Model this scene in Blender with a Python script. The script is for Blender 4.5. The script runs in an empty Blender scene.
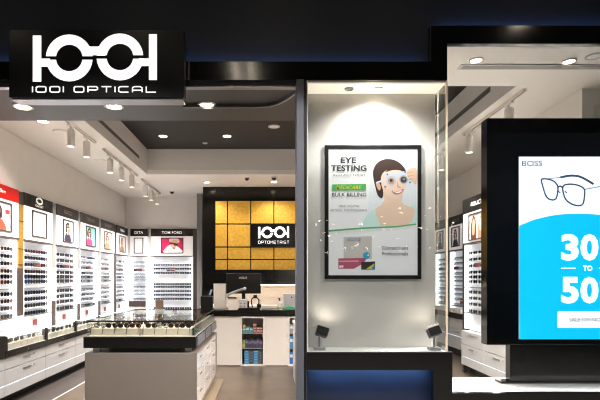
import bpy, bmesh, math, random
from mathutils import Vector, Matrix
R = random.Random(7)
scene = bpy.context.scene
COL = scene.collection
F, CX, CY, EYE = 470.0, 268.0, 278.0, 1.45

def PX(px, d): return (px - CX) * d / F
def PZ(py, d): return EYE + (CY - py) * d / F

# ------------------------------------------------------------------ materials
def lin(c):
    out = []
    for v in c:
        v = v / 255.0
        out.append(v / 12.92 if v <= 0.04045 else ((v + 0.055) / 1.055) ** 2.4)
    return tuple(out) + (1.0,)

def mat(name, c, rough=0.5, metal=0.0, emit=0.0, ec=None, noise=0.0, nscale=6.0, coat=0.0, spec=0.5, bump=0.0):
    m = bpy.data.materials.new(name); m.use_nodes = True
    nt = m.node_tree; b = nt.nodes['Principled BSDF']
    b.inputs['Base Color'].default_value = lin(c)
    b.inputs['Roughness'].default_value = rough
    b.inputs['Metallic'].default_value = metal
    b.inputs['Coat Weight'].default_value = coat
    b.inputs['Specular IOR Level'].default_value = spec
    if emit:
        b.inputs['Emission Color'].default_value = lin(ec or c)
        b.inputs['Emission Strength'].default_value = emit
    if noise or bump:
        tc = nt.nodes.new('ShaderNodeTexCoord'); n = nt.nodes.new('ShaderNodeTexNoise')
        n.inputs['Scale'].default_value = nscale; n.inputs['Detail'].default_value = 6
        nt.links.new(tc.outputs['Object'], n.inputs['Vector'])
        if noise:
            r = nt.nodes.new('ShaderNodeValToRGB')
            l = lin(c)
            r.color_ramp.elements[0].position = 0.3; r.color_ramp.elements[1].position = 0.7
            r.color_ramp.elements[0].color = tuple(max(0, v * (1 - noise)) for v in l[:3]) + (1,)
            r.color_ramp.elements[1].color = tuple(min(1, v * (1 + noise)) for v in l[:3]) + (1,)
            nt.links.new(n.outputs['Fac'], r.inputs['Fac']); nt.links.new(r.outputs['Color'], b.inputs['Base Color'])
            if emit and not ec:
                nt.links.new(r.outputs['Color'], b.inputs['Emission Color'])
        if bump:
            bp = nt.nodes.new('ShaderNodeBump'); bp.inputs['Strength'].default_value = bump; bp.inputs['Distance'].default_value = 0.01
            nt.links.new(n.outputs['Fac'], bp.inputs['Height']); nt.links.new(bp.outputs['Normal'], b.inputs['Normal'])
    return m

def glassmat(name, tint=(255, 255, 255), ior=1.45, cap=1.0):
    m = bpy.data.materials.new(name); m.use_nodes = True
    nt = m.node_tree; nt.nodes.clear()
    out = nt.nodes.new('ShaderNodeOutputMaterial'); mix = nt.nodes.new('ShaderNodeMixShader')
    tr = nt.nodes.new('ShaderNodeBsdfTransparent'); gl = nt.nodes.new('ShaderNodeBsdfGlossy'); fr = nt.nodes.new('ShaderNodeFresnel')
    tr.inputs['Color'].default_value = lin(tint); gl.inputs['Roughness'].default_value = 0.02
    fr.inputs['IOR'].default_value = ior
    mu = nt.nodes.new('ShaderNodeMath'); mu.operation = 'MULTIPLY'; mu.inputs[1].default_value = cap
    nt.links.new(fr.outputs['Fac'], mu.inputs[0]); nt.links.new(mu.outputs[0], mix.inputs['Fac'])
    nt.links.new(tr.outputs[0], mix.inputs[1]); nt.links.new(gl.outputs[0], mix.inputs[2]); nt.links.new(mix.outputs[0], out.inputs['Surface'])
    return m

M = {}
M['wall'] = mat('warm_white_paint', (234, 230, 226), 0.75, noise=0.02)
M['ceil'] = mat('ceiling_paint', (238, 235, 231), 0.8, noise=0.015)
M['bulk'] = mat('bulkhead_paint', (218, 214, 211), 0.7)
M['darkceil'] = mat('charcoal_ceiling', (44, 41, 39), 0.75, noise=0.05)
M['soffit'] = mat('dark_soffit', (48, 47, 48), 0.45, noise=0.04)
M['navy'] = mat('navy_cladding', (18, 23, 34), 0.45, noise=0.12, nscale=25)
M['blackgloss'] = mat('black_gloss_panel', (11, 10, 10), 0.12, noise=0.1)
M['screenblack'] = mat('screen_black', (4, 4, 6), 0.12, noise=0.1)
M['blacktrim'] = mat('black_lacquer', (15, 13, 13), 0.22, noise=0.1)
M['blackwall'] = mat('black_wall_lacquer', (18, 15, 13), 0.16, noise=0.08)
M['black'] = mat('black_satin', (13, 12, 13), 0.35)
M['steel'] = mat('brushed_steel', (150, 150, 155), 0.3, metal=1.0, noise=0.05, nscale=40)
M['greyalu'] = mat('grey_aluminium', (96, 98, 107), 0.35, metal=0.15, noise=0.04)
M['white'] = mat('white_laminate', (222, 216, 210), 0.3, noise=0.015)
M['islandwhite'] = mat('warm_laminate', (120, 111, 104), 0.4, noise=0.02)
M['glosswhite'] = mat('gloss_white_laminate', (212, 208, 206), 0.15, coat=0.3)
M['drawer'] = mat('pale_grey_drawer', (190, 190, 192), 0.35)
M['seam'] = mat('dark_seam', (90, 88, 86), 0.6)
M['handle'] = mat('handle_metal', (150, 148, 145), 0.35, metal=0.8)
M['led'] = mat('led_white', (255, 252, 250), 0.5, emit=1.9, ec=(246, 248, 255))
M['ledline'] = mat('led_line', (255, 255, 255), 0.5, emit=0.6, ec=(206, 230, 255))
M['ledblue'] = mat('led_blue', (80, 130, 210), 0.5, emit=150.0, ec=(100, 155, 220))
M['ledwarm'] = mat('led_warm', (255, 232, 200), 0.5, emit=11.0, ec=(255, 226, 186))
M['backlit'] = mat('backlit_panel', (238, 240, 243), 0.5, emit=0.24, ec=(238, 243, 250))
M['lightbox'] = mat('lightbox_face', (242, 236, 236), 0.4, emit=0.26, ec=(250, 243, 243))
M['acrylic'] = mat('white_acrylic', (235, 236, 238), 0.3)
M['lamp'] = mat('lamp_glow', (255, 245, 225), 0.5, emit=14, ec=(255, 236, 205))
M['lampwhite'] = mat('lamp_glow_bright', (255, 250, 240), 0.5, emit=22, ec=(255, 240, 214))
M['ledfascia'] = mat('led_fascia', (80, 130, 210), 0.5, emit=36.0, ec=(120, 165, 220))
M['niche_soffit'] = mat('luminous_soffit', (240, 232, 218), 0.6, emit=0.75, ec=(255, 238, 212))  # glow put into the soffit colour to brighten the niche
M['sill'] = mat('window_platform', (232, 230, 228), 0.5)
M['lampsoft'] = mat('lamp_glow_soft', (255, 250, 240), 0.5, emit=3, ec=(255, 232, 200))
M['header'] = mat('dark_header', (52, 49, 48), 0.35)
M['headerblack'] = mat('black_header', (26, 24, 23), 0.3)
M['headerred'] = mat('red_header', (190, 18, 16), 0.35, emit=0.12, ec=(190, 10, 10))
M['letters'] = mat('white_letters', (245, 240, 232), 0.5, emit=0.5, ec=(255, 248, 238))
M['greyletters'] = mat('silver_letters', (170, 160, 150), 0.4)
M['goldletters'] = mat('brass_letters', (190, 160, 100), 0.35, metal=0.4)
M['signlit'] = mat('sign_letters_lit', (255, 255, 255), 0.5, emit=0.80, ec=(255, 252, 255))
M['signblack'] = mat('sign_face_black', (8, 8, 9), 0.28)
M['gold'] = mat('gold_leaf_tile', (206, 158, 62), 0.38, metal=0.3, noise=0.16, nscale=26, emit=0.22, bump=0.25)  # leaf colour also glows, standing in for the spotlight on the tiles
M['goldpost'] = mat('brass_post', (190, 150, 70), 0.35, metal=0.6, noise=0.12, nscale=30)
M['greypost'] = mat('grey_post', (140, 141, 140), 0.5)
M['brownpost'] = mat('brown_post', (66, 54, 50), 0.5)
M['cream'] = mat('cream_block', (228, 218, 208), 0.5)
M['tray'] = mat('sage_tray', (206, 196, 182), 0.5, noise=0.05)
M['glass'] = glassmat('clear_glass', (252, 254, 252), 1.42, 0.3)
M['windowglass'] = glassmat('shop_window_glass', (248, 250, 250), 1.45, 0.8)
M['caseglass'] = glassmat('case_glass', (251, 253, 251), 1.42, 0.4)
M['glassedge'] = mat('glass_edge', (225, 205, 180), 0.25, emit=0.12)  # slight glow in the colour for the light line along the glass edge
M['ink'] = mat('print_black', (38, 34, 34), 0.6)
M['paper'] = mat('poster_paper', (232, 232, 232), 0.5, emit=0.22, ec=(236, 236, 240))

_pm = {}
def pm(c, emit=0.0, rough=0.5):
    k = (c, emit, rough)
    if k not in _pm: _pm[k] = mat('print_%02x%02x%02x' % c, c, rough, emit=emit)
    return _pm[k]

# floor: polished concrete with soft mottling
def floor_material():
    m = bpy.data.materials.new('polished_concrete'); m.use_nodes = True
    nt = m.node_tree; b = nt.nodes['Principled BSDF']
    tc = nt.nodes.new('ShaderNodeTexCoord')
    n1 = nt.nodes.new('ShaderNodeTexNoise'); n1.inputs['Scale'].default_value = 2.2; n1.inputs['Detail'].default_value = 8; n1.inputs['Distortion'].default_value = 0.8
    n2 = nt.nodes.new('ShaderNodeTexNoise'); n2.inputs['Scale'].default_value = 45
    r = nt.nodes.new('ShaderNodeValToRGB')
    r.color_ramp.elements[0].position = 0.3; r.color_ramp.elements[0].color = lin((68, 57, 47))
    r.color_ramp.elements[1].position = 0.72; r.color_ramp.elements[1].color = lin((98, 84, 70))
    ad = nt.nodes.new('ShaderNodeMath'); ad.operation = 'MULTIPLY_ADD'; ad.inputs[1].default_value = 0.12
    nt.links.new(tc.outputs['Object'], n1.inputs['Vector']); nt.links.new(tc.outputs['Object'], n2.inputs['Vector'])
    nt.links.new(n2.outputs['Fac'], ad.inputs[0]); nt.links.new(n1.outputs['Fac'], ad.inputs[2])
    nt.links.new(ad.outputs[0], r.inputs['Fac']); nt.links.new(r.outputs['Color'], b.inputs['Base Color'])
    b.inputs['Roughness'].default_value = 0.34
    return m
M['floor'] = floor_material()
M['darkfloor'] = mat('dark_floor_tile', (70, 64, 62), 0.35, noise=0.08)
M['mallfloor'] = mat('mall_floor_tile', (132, 128, 122), 0.4, noise=0.06)
M['mallceil'] = mat('mall_ceiling', (70, 70, 74), 0.8, noise=0.04)

# ------------------------------------------------------------------ mesh building
class MB:
    def __init__(s): s.v = []; s.f = []; s.mi = []; s.mats = []; s.sm = []
    def slot(s, m):
        if m not in s.mats: s.mats.append(m)
        return s.mats.index(m)
    def add(s, vs, fs, m, smooth=False):
        o = len(s.v); s.v += [tuple(v) for v in vs]; k = s.slot(m)
        for f in fs: s.f.append(tuple(i + o for i in f)); s.mi.append(k); s.sm.append(smooth)
    def box(s, x0, x1, y0, y1, z0, z1, m, fr=None):
        x0, x1 = min(x0, x1), max(x0, x1); y0, y1 = min(y0, y1), max(y0, y1); z0, z1 = min(z0, z1), max(z0, z1)
        vs = [(x, y, z) for z in (z0, z1) for y in (y0, y1) for x in (x0, x1)]
        if fr: vs = [fr(*v) for v in vs]
        s.add(vs, [(0, 2, 3, 1), (4, 5, 7, 6), (0, 1, 5, 4), (2, 6, 7, 3), (1, 3, 7, 5), (0, 4, 6, 2)], m)
    def poly(s, pts, n0, n1, m, fr):
        """prism over polygon pts (u,v) in frame fr(u,v,n)"""
        k = len(pts)
        a = sum(pts[i][0] * pts[(i + 1) % k][1] - pts[(i + 1) % k][0] * pts[i][1] for i in range(k))
        if a < 0: pts = pts[::-1]
        vs = [fr(u, v, n1) for u, v in pts] + [fr(u, v, n0) for u, v in pts]
        s.add(vs, [tuple(range(k)), tuple(range(2 * k - 1, k - 1, -1))] + [(i, i + k, (i + 1) % k + k, (i + 1) % k) for i in range(k)], m)
    def lathe(s, prof, c, m, n=20, axis='z', smooth=True, fr=None):
        vs, fs = [], []
        for r, h in prof:
            for i in range(n):
                a = 2 * math.pi * i / n; p, q = r * math.cos(a), r * math.sin(a)
                v = {'z': (p, q, h), 'y': (p, h, -q), 'x': (h, p, q)}[axis]
                v = (v[0] + c[0], v[1] + c[1], v[2] + c[2]); vs.append(fr(*v) if fr else v)
        for j in range(len(prof) - 1):
            for i in range(n):
                i2 = (i + 1) % n
                fs.append((j * n + i, j * n + i2, (j + 1) * n + i2, (j + 1) * n + i))
        s.add(vs, fs, m, smooth)
        s.add([vs[i] for i in range(n)][::-1], [tuple(range(n))], m); s.add(vs[-n:], [tuple(range(n))], m)
    def tube(s, pts, r, m, n=6, closed=False, smooth=True):
        pts = [Vector(p) for p in pts]; k = len(pts); vs, fs = [], []
        for i, p in enumerate(pts):
            if closed: t = pts[(i + 1) % k] - pts[i - 1]
            else: t = pts[min(i + 1, k - 1)] - pts[max(i - 1, 0)]
            t.normalize(); up = Vector((0, 0, 1)) if abs(t.z) < 0.95 else Vector((0, 1, 0))
            a = t.cross(up).normalized(); b = t.cross(a).normalized()
            for j in range(n):
                g = 2 * math.pi * j / n; vs.append(p + a * (r * math.cos(g)) + b * (r * math.sin(g)))
        for i in range(k if closed else k - 1):
            i2 = (i + 1) % k
            for j in range(n):
                j2 = (j + 1) % n; fs.append((i * n + j, i2 * n + j, i2 * n + j2, i * n + j2))
        s.add(vs, fs, m, smooth)
        if not closed:
            s.add(vs[:n], [tuple(range(n))], m); s.add(vs[-n:], [tuple(range(n - 1, -1, -1))], m)
    def build(s, name, parent=None, bevel=0.0, local=False, fixn=True):
        me = bpy.data.meshes.new(name)
        vs = [Vector(v) for v in s.v]
        if local: o0 = Vector((0, 0, 0)); loc = o0
        elif parent is not None: o0 = WORG[parent.name]; loc = Vector((0, 0, 0))
        else:
            lo = [min(v[i] for v in vs) for i in range(3)]; hi = [max(v[i] for v in vs) for i in range(3)]
            o0 = Vector(((lo[0] + hi[0]) / 2, (lo[1] + hi[1]) / 2, lo[2])); loc = o0
        me.from_pydata([v - o0 for v in vs], [], s.f)
        for m in s.mats: me.materials.append(m)
        me.polygons.foreach_set('material_index', s.mi); me.polygons.foreach_set('use_smooth', s.sm)
        me.update()
        if bevel or fixn:
            bm = bmesh.new(); bm.from_mesh(me)
            if fixn: bmesh.ops.recalc_face_normals(bm, faces=bm.faces)
            if bevel:
                es = [e for e in bm.edges if len(e.link_faces) == 2 and e.calc_face_angle(0) > 0.6]
                bmesh.ops.bevel(bm, geom=es, offset=bevel, segments=2, affect='EDGES', profile=0.5, clamp_overlap=True)
            bm.to_mesh(me); bm.free()
        o = bpy.data.objects.new(name, me); COL.objects.link(o)
        o.location = loc
        if parent is not None: o.parent = parent
        WORG[o.name] = o0
        return o

WORG = {}
def tag(o, label=None, cat=None, group=None, kind=None):
    if label: o['label'] = label
    if cat: o['category'] = cat
    if group: o['group'] = group
    if kind: o['kind'] = kind
    return o
def thing(name, loc, label, cat, group=None):
    o = bpy.data.objects.new(name, None); COL.objects.link(o); o.location = loc; o.empty_display_size = 0.1
    WORG[o.name] = Vector(loc)
    return tag(o, label, cat, group)
def struct(name, mb, bevel=0.0): return tag(mb.build(name, None, bevel), kind='structure')

# frames: fr(u, v, n) -> world.  u = to the viewer's right, v = up, n = toward the viewer
def front(X0, Y0, Z0=0.0): return lambda u, v, n: (X0 + u, Y0 - n, Z0 + v)
def leftw(X0, Y0, Z0=0.0): return lambda u, v, n: (X0 + n, Y0 + u, Z0 + v)
def rightw(X0, Y0, Z0=0.0): return lambda u, v, n: (X0 - n, Y0 - u, Z0 + v)
def fbox(mb, fr, u0, u1, v0, v1, n0, n1, m): mb.box(u0, u1, v0, v1, n0, n1, m, fr=lambda a, b, c: fr(a, b, c))

def spline(pts, k=6, closed=True):
    out = []; n = len(pts)
    for i in range(n if closed else n - 1):
        g = lambda j: pts[j % n] if closed else pts[max(0, min(n - 1, j))]
        p0, p1, p2, p3 = g(i - 1), g(i), g(i + 1), g(i + 2)
        for t in range(k):
            t /= k
            out.append(tuple(0.5 * (2 * b + (c - a) * t + (2 * a - 5 * b + 4 * c - d) * t * t + (3 * b - a - 3 * c + d) * t ** 3) for a, b, c, d in zip(p0, p1, p2, p3)))
    if not closed: out.append(pts[-1])
    return out
def stroke(pts, w, closed=False):
    """outline polygons (one quad per segment, mitred) of a polyline"""
    n = len(pts); L, Rr = [], []
    for i in range(n):
        a = pts[i - 1] if (i or closed) else None; b = pts[(i + 1) % n] if (i < n - 1 or closed) else None; p = pts[i]
        def nrm(q, r):
            dx, dy = r[0] - q[0], r[1] - q[1]; l = math.hypot(dx, dy) or 1e-9; return (-dy / l, dx / l)
        if a is None: m = nrm(p, b); k = 1
        elif b is None: m = nrm(a, p); k = 1
        else:
            n1, n2 = nrm(a, p), nrm(p, b); m = (n1[0] + n2[0], n1[1] + n2[1]); l = math.hypot(*m) or 1e-9; m = (m[0] / l, m[1] / l)
            k = 1 / max(0.5, m[0] * n1[0] + m[1] * n1[1])
        L.append((p[0] + m[0] * w / 2 * k, p[1] + m[1] * w / 2 * k)); Rr.append((p[0] - m[0] * w / 2 * k, p[1] - m[1] * w / 2 * k))
    return [[L[i], L[(i + 1) % n], Rr[(i + 1) % n], Rr[i]] for i in range(n if closed else n - 1)]
def disc(cx, cy, r, n=20, ry=None): return [(cx + r * math.cos(2 * math.pi * i / n), cy + (ry or r) * math.sin(2 * math.pi * i / n)) for i in range(n)]

def text(mb, body, u0, u1, v0, v1, n, m, fr, bold=0.0, depth=0.002, shear=0.0):
    cu = bpy.data.curves.new('glyphs', 'FONT'); cu.body = body; cu.size = 1; cu.offset = bold; cu.shear = shear; cu.resolution_u = 3
    o = bpy.data.objects.new('glyphs', cu); COL.objects.link(o)
    dg = bpy.context.evaluated_depsgraph_get(); me = bpy.data.meshes.new_from_object(o.evaluated_get(dg))
    vs = [v.co.copy() for v in me.vertices]; fs = [tuple(p.vertices) for p in me.polygons]
    bpy.data.objects.remove(o); bpy.data.curves.remove(cu); bpy.data.meshes.remove(me)
    if not vs: return
    x0, x1 = min(v.x for v in vs), max(v.x for v in vs); y0, y1 = min(v.y for v in vs), max(v.y for v in vs)
    mp = [(u0 + (v.x - x0) / (x1 - x0) * (u1 - u0), v0 + (v.y - y0) / max(1e-6, y1 - y0) * (v1 - v0)) for v in vs]
    mb.add([fr(a, b, n + depth) for a, b in mp], fs, m)

# wide square letters of the shop sign, on a 1 x 1 cell
GLY = {'1': [[(0.5, 0), (0.5, 1)]], '0': ['O'], 'O': ['O'],
 'P': [[(0, 0), (0, 1), (0.85, 1), (1, 0.85), (1, 0.55), (0.85, 0.4), (0, 0.4)]],
 'T': [[(0, 1), (1, 1)], [(0.5, 1), (0.5, 0)]], 'I': [[(0.5, 0), (0.5, 1)]],
 'C': [[(1, 1), (0.18, 1), (0, 0.82), (0, 0.18), (0.18, 0), (1, 0)]],
 'A': [[(0, 0), (0, 0.8), (0.2, 1), (0.8, 1), (1, 0.8), (1, 0)], [(0, 0.35), (1, 0.35)]],
 'L': [[(0, 1), (0, 0), (1, 0)]], 'M': [[(0, 0), (0, 1), (0.5, 0.45), (1, 1), (1, 0)]],
 'E': [[(1, 1), (0, 1), (0, 0), (1, 0)], [(0, 0.5), (0.9, 0.5)]],
 'R': [[(0, 0), (0, 1), (0.85, 1), (1, 0.85), (1, 0.55), (0.85, 0.42), (0, 0.42)], [(0.5, 0.42), (1, 0)]],
 'S': [[(1, 1), (0.15, 1), (0, 0.85), (0, 0.63), (0.15, 0.5), (0.85, 0.5), (1, 0.37), (1, 0.15), (0.85, 0), (0, 0)]]}
def square_text(mb, body, u0, u1, v0, v1, w, n0, n1, m, fr):
    adv = [0.35 if c in '1I' else (0.75 if c == ' ' else 1.45) for c in body]
    tot = sum(adv); k = (u1 - u0) / tot; u = u0
    for c, a in zip(body, adv):
        if c != ' ':
            cw = k * (0.3 if c in '1I' else 1.12); ch = v1 - v0 - w; h = 0
            for st in GLY[c]:
                closed = st == 'O'
                if closed: st = [(0.15, 0), (0.85, 0), (1, 0.15), (1, 0.85), (0.85, 1), (0.15, 1), (0, 0.85), (0, 0.15)]
                pts = [(u + a * k / 2 + (x - 0.5) * (cw - w), v0 + w / 2 + y * ch) for x, y in st]
                for q in stroke(pts, w, closed): mb.poly(q, n0, n1, m, fr)
        u += a * k
def logo(mb, fr, cu, cv, s, n0, n1, m):
    """the 1001 spectacle mark; unit = one pixel of the 3x enlargement, centred at (285,172)"""
    T = lambda x, y: (cu + (x - 285) * s, cv - (y - 172) * s)
    P = lambda pts: mb.poly([T(*p) for p in pts], n0, n1, m, fr)
    ro, ri = 70, 40
    def arc(cx, cy, r, a0, a1, n=16): return [(cx + r * math.cos(math.radians(a0 + (a1 - a0) * i / n)), cy + r * math.sin(math.radians(a0 + (a1 - a0) * i / n))) for i in range(n + 1)]
    def ann(cx, cy, a0, a1):
        do, di = math.degrees(math.asin(5.5 / ro)), math.degrees(math.asin(5.5 / ri))
        o, i = arc(cx, cy, ro, a0 + do, a1 - do), arc(cx, cy, ri, a0 + di, a1 - di)
        for k in range(len(o) - 1): P([o[k], o[k + 1], i[k + 1], i[k]])
    for cx, cy in ((208, 174), (360, 171)):
        ann(cx, cy, 180, 360); ann(cx, cy, 0, 180)
    P([(258, 140), (310, 140), (316, 165.5), (252, 165.5)])
    P([(99, 107), (124, 107), (124, 245), (99, 245)]); P([(124, 176), (150, 176), (154, 200), (124, 200)])
    P([(447, 103), (471, 103), (471, 240), (447, 240)]); P([(418, 175.5), (447, 175.5), (447, 198), (414, 198)])

def spot(name, loc, energy, col=(1, 0.91, 0.82), ang=120, blend=0.7, rad=0.04, target=None):
    l = bpy.data.lights.new(name, 'SPOT'); l.energy = energy; l.color = col; l.spot_size = math.radians(ang); l.spot_blend = blend; l.shadow_soft_size = rad
    o = bpy.data.objects.new(name, l); COL.objects.link(o); o.location = loc
    if target is not None:
        o.rotation_euler = (Vector(target) - Vector(loc)).to_track_quat('-Z', 'Y').to_euler()
    return o
def area(name, loc, size, energy, col=(1, 0.9, 0.8), target=None, sy=None):
    l = bpy.data.lights.new(name, 'AREA'); l.energy = energy; l.color = col; l.size = size
    if sy: l.shape = 'RECTANGLE'; l.size_y = sy
    o = bpy.data.objects.new(name, l); COL.objects.link(o); o.location = loc
    if target is not None: o.rotation_euler = (Vector(target) - Vector(loc)).to_track_quat('-Z', 'Y').to_euler()
    return o
# ================================================================== SETTING
FY = 3.76                       # shopfront plane
CZ, DZ, SZ = 3.37, 3.84, 3.03   # white ceiling, raised charcoal ceiling, entrance soffit
mb = MB(); mb.box(-2.55, 4.7, FY, 11.3, -0.06, 0, M['floor']); struct('floor', mb)
mb = MB(); mb.box(-3.5, -2.565, FY, 11.3, -0.06, 0, M['darkfloor']); struct('floor_2', mb)
mb = MB(); mb.box(-2.565, -2.55, FY, 11.3, -0.06, 0.001, mat('bright_floor_strip', (236, 232, 226), 0.2)); struct('trim_1', mb)
mb = MB()
mb.box(-0.79, -0.633, 4.75, 6.73, -0.02, 0.002, mat('pale_floor_inlay', (140, 121, 100), 0.4, noise=0.04)); struct('trim_2', mb)  # pale strip on the floor along the island's drawer side
mb = MB(); mb.box(-12, 24, -48, FY, -0.06, 0, M['mallfloor']); struct('floor_3', mb)
mb = MB(); mb.box(-3.55, -3.4, FY + .04, 11.3, 0, DZ, M['wall']); struct('wall_left', mb)
mb = MB(); mb.box(-3.4, 4.7, 11.2, 11.35, 0, DZ, M['wall']); struct('wall_back', mb)
mb = MB(); mb.box(3.59, 3.75, 6.28, 11.2, 0, CZ, M['wall']); struct('wall_right', mb)
mb = MB(); mb.box(3.18, 4.7, 4.76, 6.28, 0, CZ, M['wall']); mb.box(3.3, 4.25, 4.745, 4.76, 0.53, 3.2, M['bulk']); mb.box(3.34, 4.21, 4.735, 4.745, 0.57, 3.16, M['wall']); struct('wall_right_2', mb)
# white ceiling: a ring round the raised bay
mb = MB()
mb.box(-3.4, -2.24, FY + .04, 11.2, CZ, CZ + .08, M['ceil']); mb.box(2.48, 4.7, FY + .02, 11.2, CZ, CZ + .08, M['ceil'])
mb.box(-2.24, 2.48, 8.71, 11.2, CZ, CZ + .08, M['ceil']); mb.box(1.43, 2.48, FY + .02, 4.7, CZ, CZ + .08, M['ceil'])
struct('ceiling', mb)
mb = MB(); mb.box(-2.3, 2.54, 4.64, 8.77, DZ, DZ + .06, M['darkceil']); struct('ceiling_2', mb)
mb = MB()
mb.box(-2.3, -2.24, 4.7, 8.71, CZ + .08, DZ, M['bulk']); mb.box(2.48, 2.54, 4.7, 8.71, CZ + .08, DZ, M['bulk'])
mb.box(-2.3, 2.54, 8.71, 8.77, CZ + .08, DZ, M['bulk'])
for x in (-2.24, 2.48): mb.box(x - .001, x + .001, 4.7, 8.71, CZ, CZ + .08, M['bulk'])
struct('trim_3', mb)
mb = MB(); mb.box(-3.4, 1.43, 4.66, 4.72, SZ + .05, DZ, M['darkceil']); mb.box(1.43, 2.54, 4.64, 4.70, CZ + .08, DZ, M['darkceil']); struct('trim_4', mb)
mb = MB(); mb.box(-3.4, 0.31, FY + .04, 4.72, SZ, SZ + .05, M['soffit']); mb.box(0.31, 1.40, 4.04, 4.72, SZ, SZ + .05, M['soffit']); struct('ceiling_3', mb)
mb = MB(); mb.box(1.40, 1.43, FY + .04, 4.72, SZ, CZ, M['wall']); struct('trim_5', mb)
# curved door track on the soffit
mb = MB()
pts = [(PX(183, 4.28), 4.28), (PX(250, 4.28), 4.28), (PX(272, 4.24), 4.24), (PX(285, 4.12), 4.12), (PX(296, 3.95), 3.95)]
pts = spline(pts, 6, closed=False)
for q in stroke(pts, 0.02): mb.poly(q, SZ - 0.03, SZ, M['steel'], lambda u, v, n: (u, v, n))
struct('trim_6', mb)
# fascia
mb = MB(); mb.box(-4.6, 1.30, FY + .04, FY + .16, SZ + .1, 4.7, M['navy']); mb.box(1.30, 6, FY + .04, FY + .16, 3.42, 4.7, M['navy']); struct('wall_front', mb)
def ribbon(pts, name):
    m = MB(); m.poly(pts, 0, .05, M['blackgloss'], front(0, FY + .04)); return struct(name, m, 0.001)
ribbon([(-4.6, SZ), (1.432, SZ), (1.432, 3.32), (6, 3.32), (6, 3.465), (1.296, 3.465), (1.296, 3.178), (-4.6, 3.178)], 'trim_7')
ribbon([(.312, .858), (1.472, .858), (1.472, .53), (6, .53), (6, .36), (1.32, .36), (1.32, .714), (.312, .714)], 'trim_8')
# polished strip under the ribbon
mb = MB(); mb.box(-4.6, .29, FY + .045, FY + .10, SZ - .035, SZ, M['steel']); struct('trim_9', mb)
# blue led strips that graze the cladding
mb = MB(); mb.box(-4.5, 1.25, FY + .002, FY + .014, 3.17, 3.179, M['ledfascia']); mb.box(1.35, 6, FY + .002, FY + .014, 3.457, 3.466, M['ledfascia']); struct('trim_10', mb)
mb = MB(); mb.box(.36, 1.30, FY + .005, FY + .025, .7125, .72, M['ledblue']); struct('trim_11', mb)
mb = MB(); mb.box(.30, 1.43, FY + .10, FY + .20, 0, .83, M['navy']); mb.box(1.43, 6, FY + .04, FY + .12, 0, .50, M['navy']); struct('wall_front_2', mb)
# door jamb
mb = MB(); mb.box(.226, .285, FY - .03, FY + .16, 0, SZ, M['greyalu']); mb.box(.285, .312, FY, FY + .24, 0, SZ, M['black']); struct('door_1', mb, 0.003)
# poster niche: back panel, soffit, sill
NY = 4.0
mb = MB(); mb.box(.312, 1.422, NY, NY + .04, .80, SZ + .02, M['wall']); struct('wall_front_3', mb)
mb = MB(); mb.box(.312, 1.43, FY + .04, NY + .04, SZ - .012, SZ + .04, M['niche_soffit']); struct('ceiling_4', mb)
mb = MB(); mb.box(.312, 1.43, FY + .005, NY, .83, .862, M['sill']); struct('trim_12', mb)
# window platform and glass
mb = MB(); mb.box(1.43, 6, FY + .04, 4.33, .46, .533, M['sill']); mb.box(1.43, 6, 4.30, 4.33, 0, .46, M['white']); struct('trim_13', mb)
mb = MB(); mb.box(1.445, 6, FY + .005, FY + .015, .533, 3.34, M['windowglass']); struct('window_1', mb)
mb = MB(); mb.box(.318, 1.425, FY + .005, FY + .015, .862, SZ - .012, M['windowglass']); struct('window_2', mb)
mb = MB(); mb.box(1.425, 1.437, FY + .03, NY + .04, .862, SZ - .012, M['glass']); struct('window_3', mb)
mb = MB(); mb.box(1.428, 1.437, FY, FY + .02, .86, SZ, M['glassedge']); mb.box(.312, .318, FY, FY + .02, .86, SZ, M['glassedge']); struct('trim_14', mb)
# black lacquer wall of the testing area
mb = MB(); mb.box(-1.37, 2.42, 9.9, 10.1, 0, CZ, M['blackwall']); struct('wall_back_2', mb)
mb = MB(); mb.box(-1.62, -1.50, 10.7, 11.2, 0, CZ, M['greypost']); struct('trim_15', mb)
# mall in front of the shop (only seen mirrored in the glass)
mb = MB(); mb.box(-7, 8, -3, FY - .2, 4.7, 4.78, M['mallceil']); struct('ceiling_5', mb)

# ================================================================== CEILING FITTINGS
def downlight(x, y, z, r, label, energy, col=(1, .92, .83), ang=130, on=True, cat='light', name='downlight', lampm=None):
    t = thing(name, (x, y, z), label, cat)
    m = MB(); m.lathe([(r * 1.35, 0), (r * 1.35, -.006), (r * 1.1, -.012), (r, -.004), (r, 0)], (x, y, z), M['white'] if on else M['drawer'], 24); m.build('trim_ring', t)
    m = MB(); m.lathe([(r * .98, -.001), (r * .98, -.006)], (x, y, z), (lampm or M['lamp']) if on else M['acrylic'], 24); m.build('lamp' if on else 'cover', t)
    if energy: spot('light', (x, y, z - .03), energy, col, ang, 0.6, 0.05)
    return t
dz = SZ
def dl_at(px, py, z, r, label, e, **k):
    d = (z - EYE) * F / (CY - py); return downlight(PX(px, d), d, z, r, label, e, **k)
dl_at(23, 106.5, SZ, .066, 'round downlight in the entrance soffit below the start of the shop sign lettering', 45, lampm=M['lampwhite'])
dl_at(114, 106, SZ, .066, 'round downlight in the entrance soffit under the far end of the shop sign', 45, lampm=M['lampwhite'])
dl_at(207, 105, SZ, .066, 'round downlight in the entrance soffit clear of the sign, beside the curved track', 45, lampm=M['lampwhite'])
dl_at(163, 136, DZ, .06, 'lit downlight in the raised charcoal ceiling above the corner display bays', 110, ang=95)
dl_at(227, 136, DZ, .06, 'lit downlight in the raised charcoal ceiling above the gold tiled wall', 110, ang=95)
dl_at(274, 126.5, DZ, .07, 'pale unlit round speaker in the raised charcoal ceiling', 0, on=False, cat='speaker', name='ceiling_speaker')
dl_at(205, 143, DZ, .035, 'tiny pale sensor in the raised charcoal ceiling between two lit downlights', 0, on=False, cat='sensor', name='ceiling_sensor')
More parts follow.
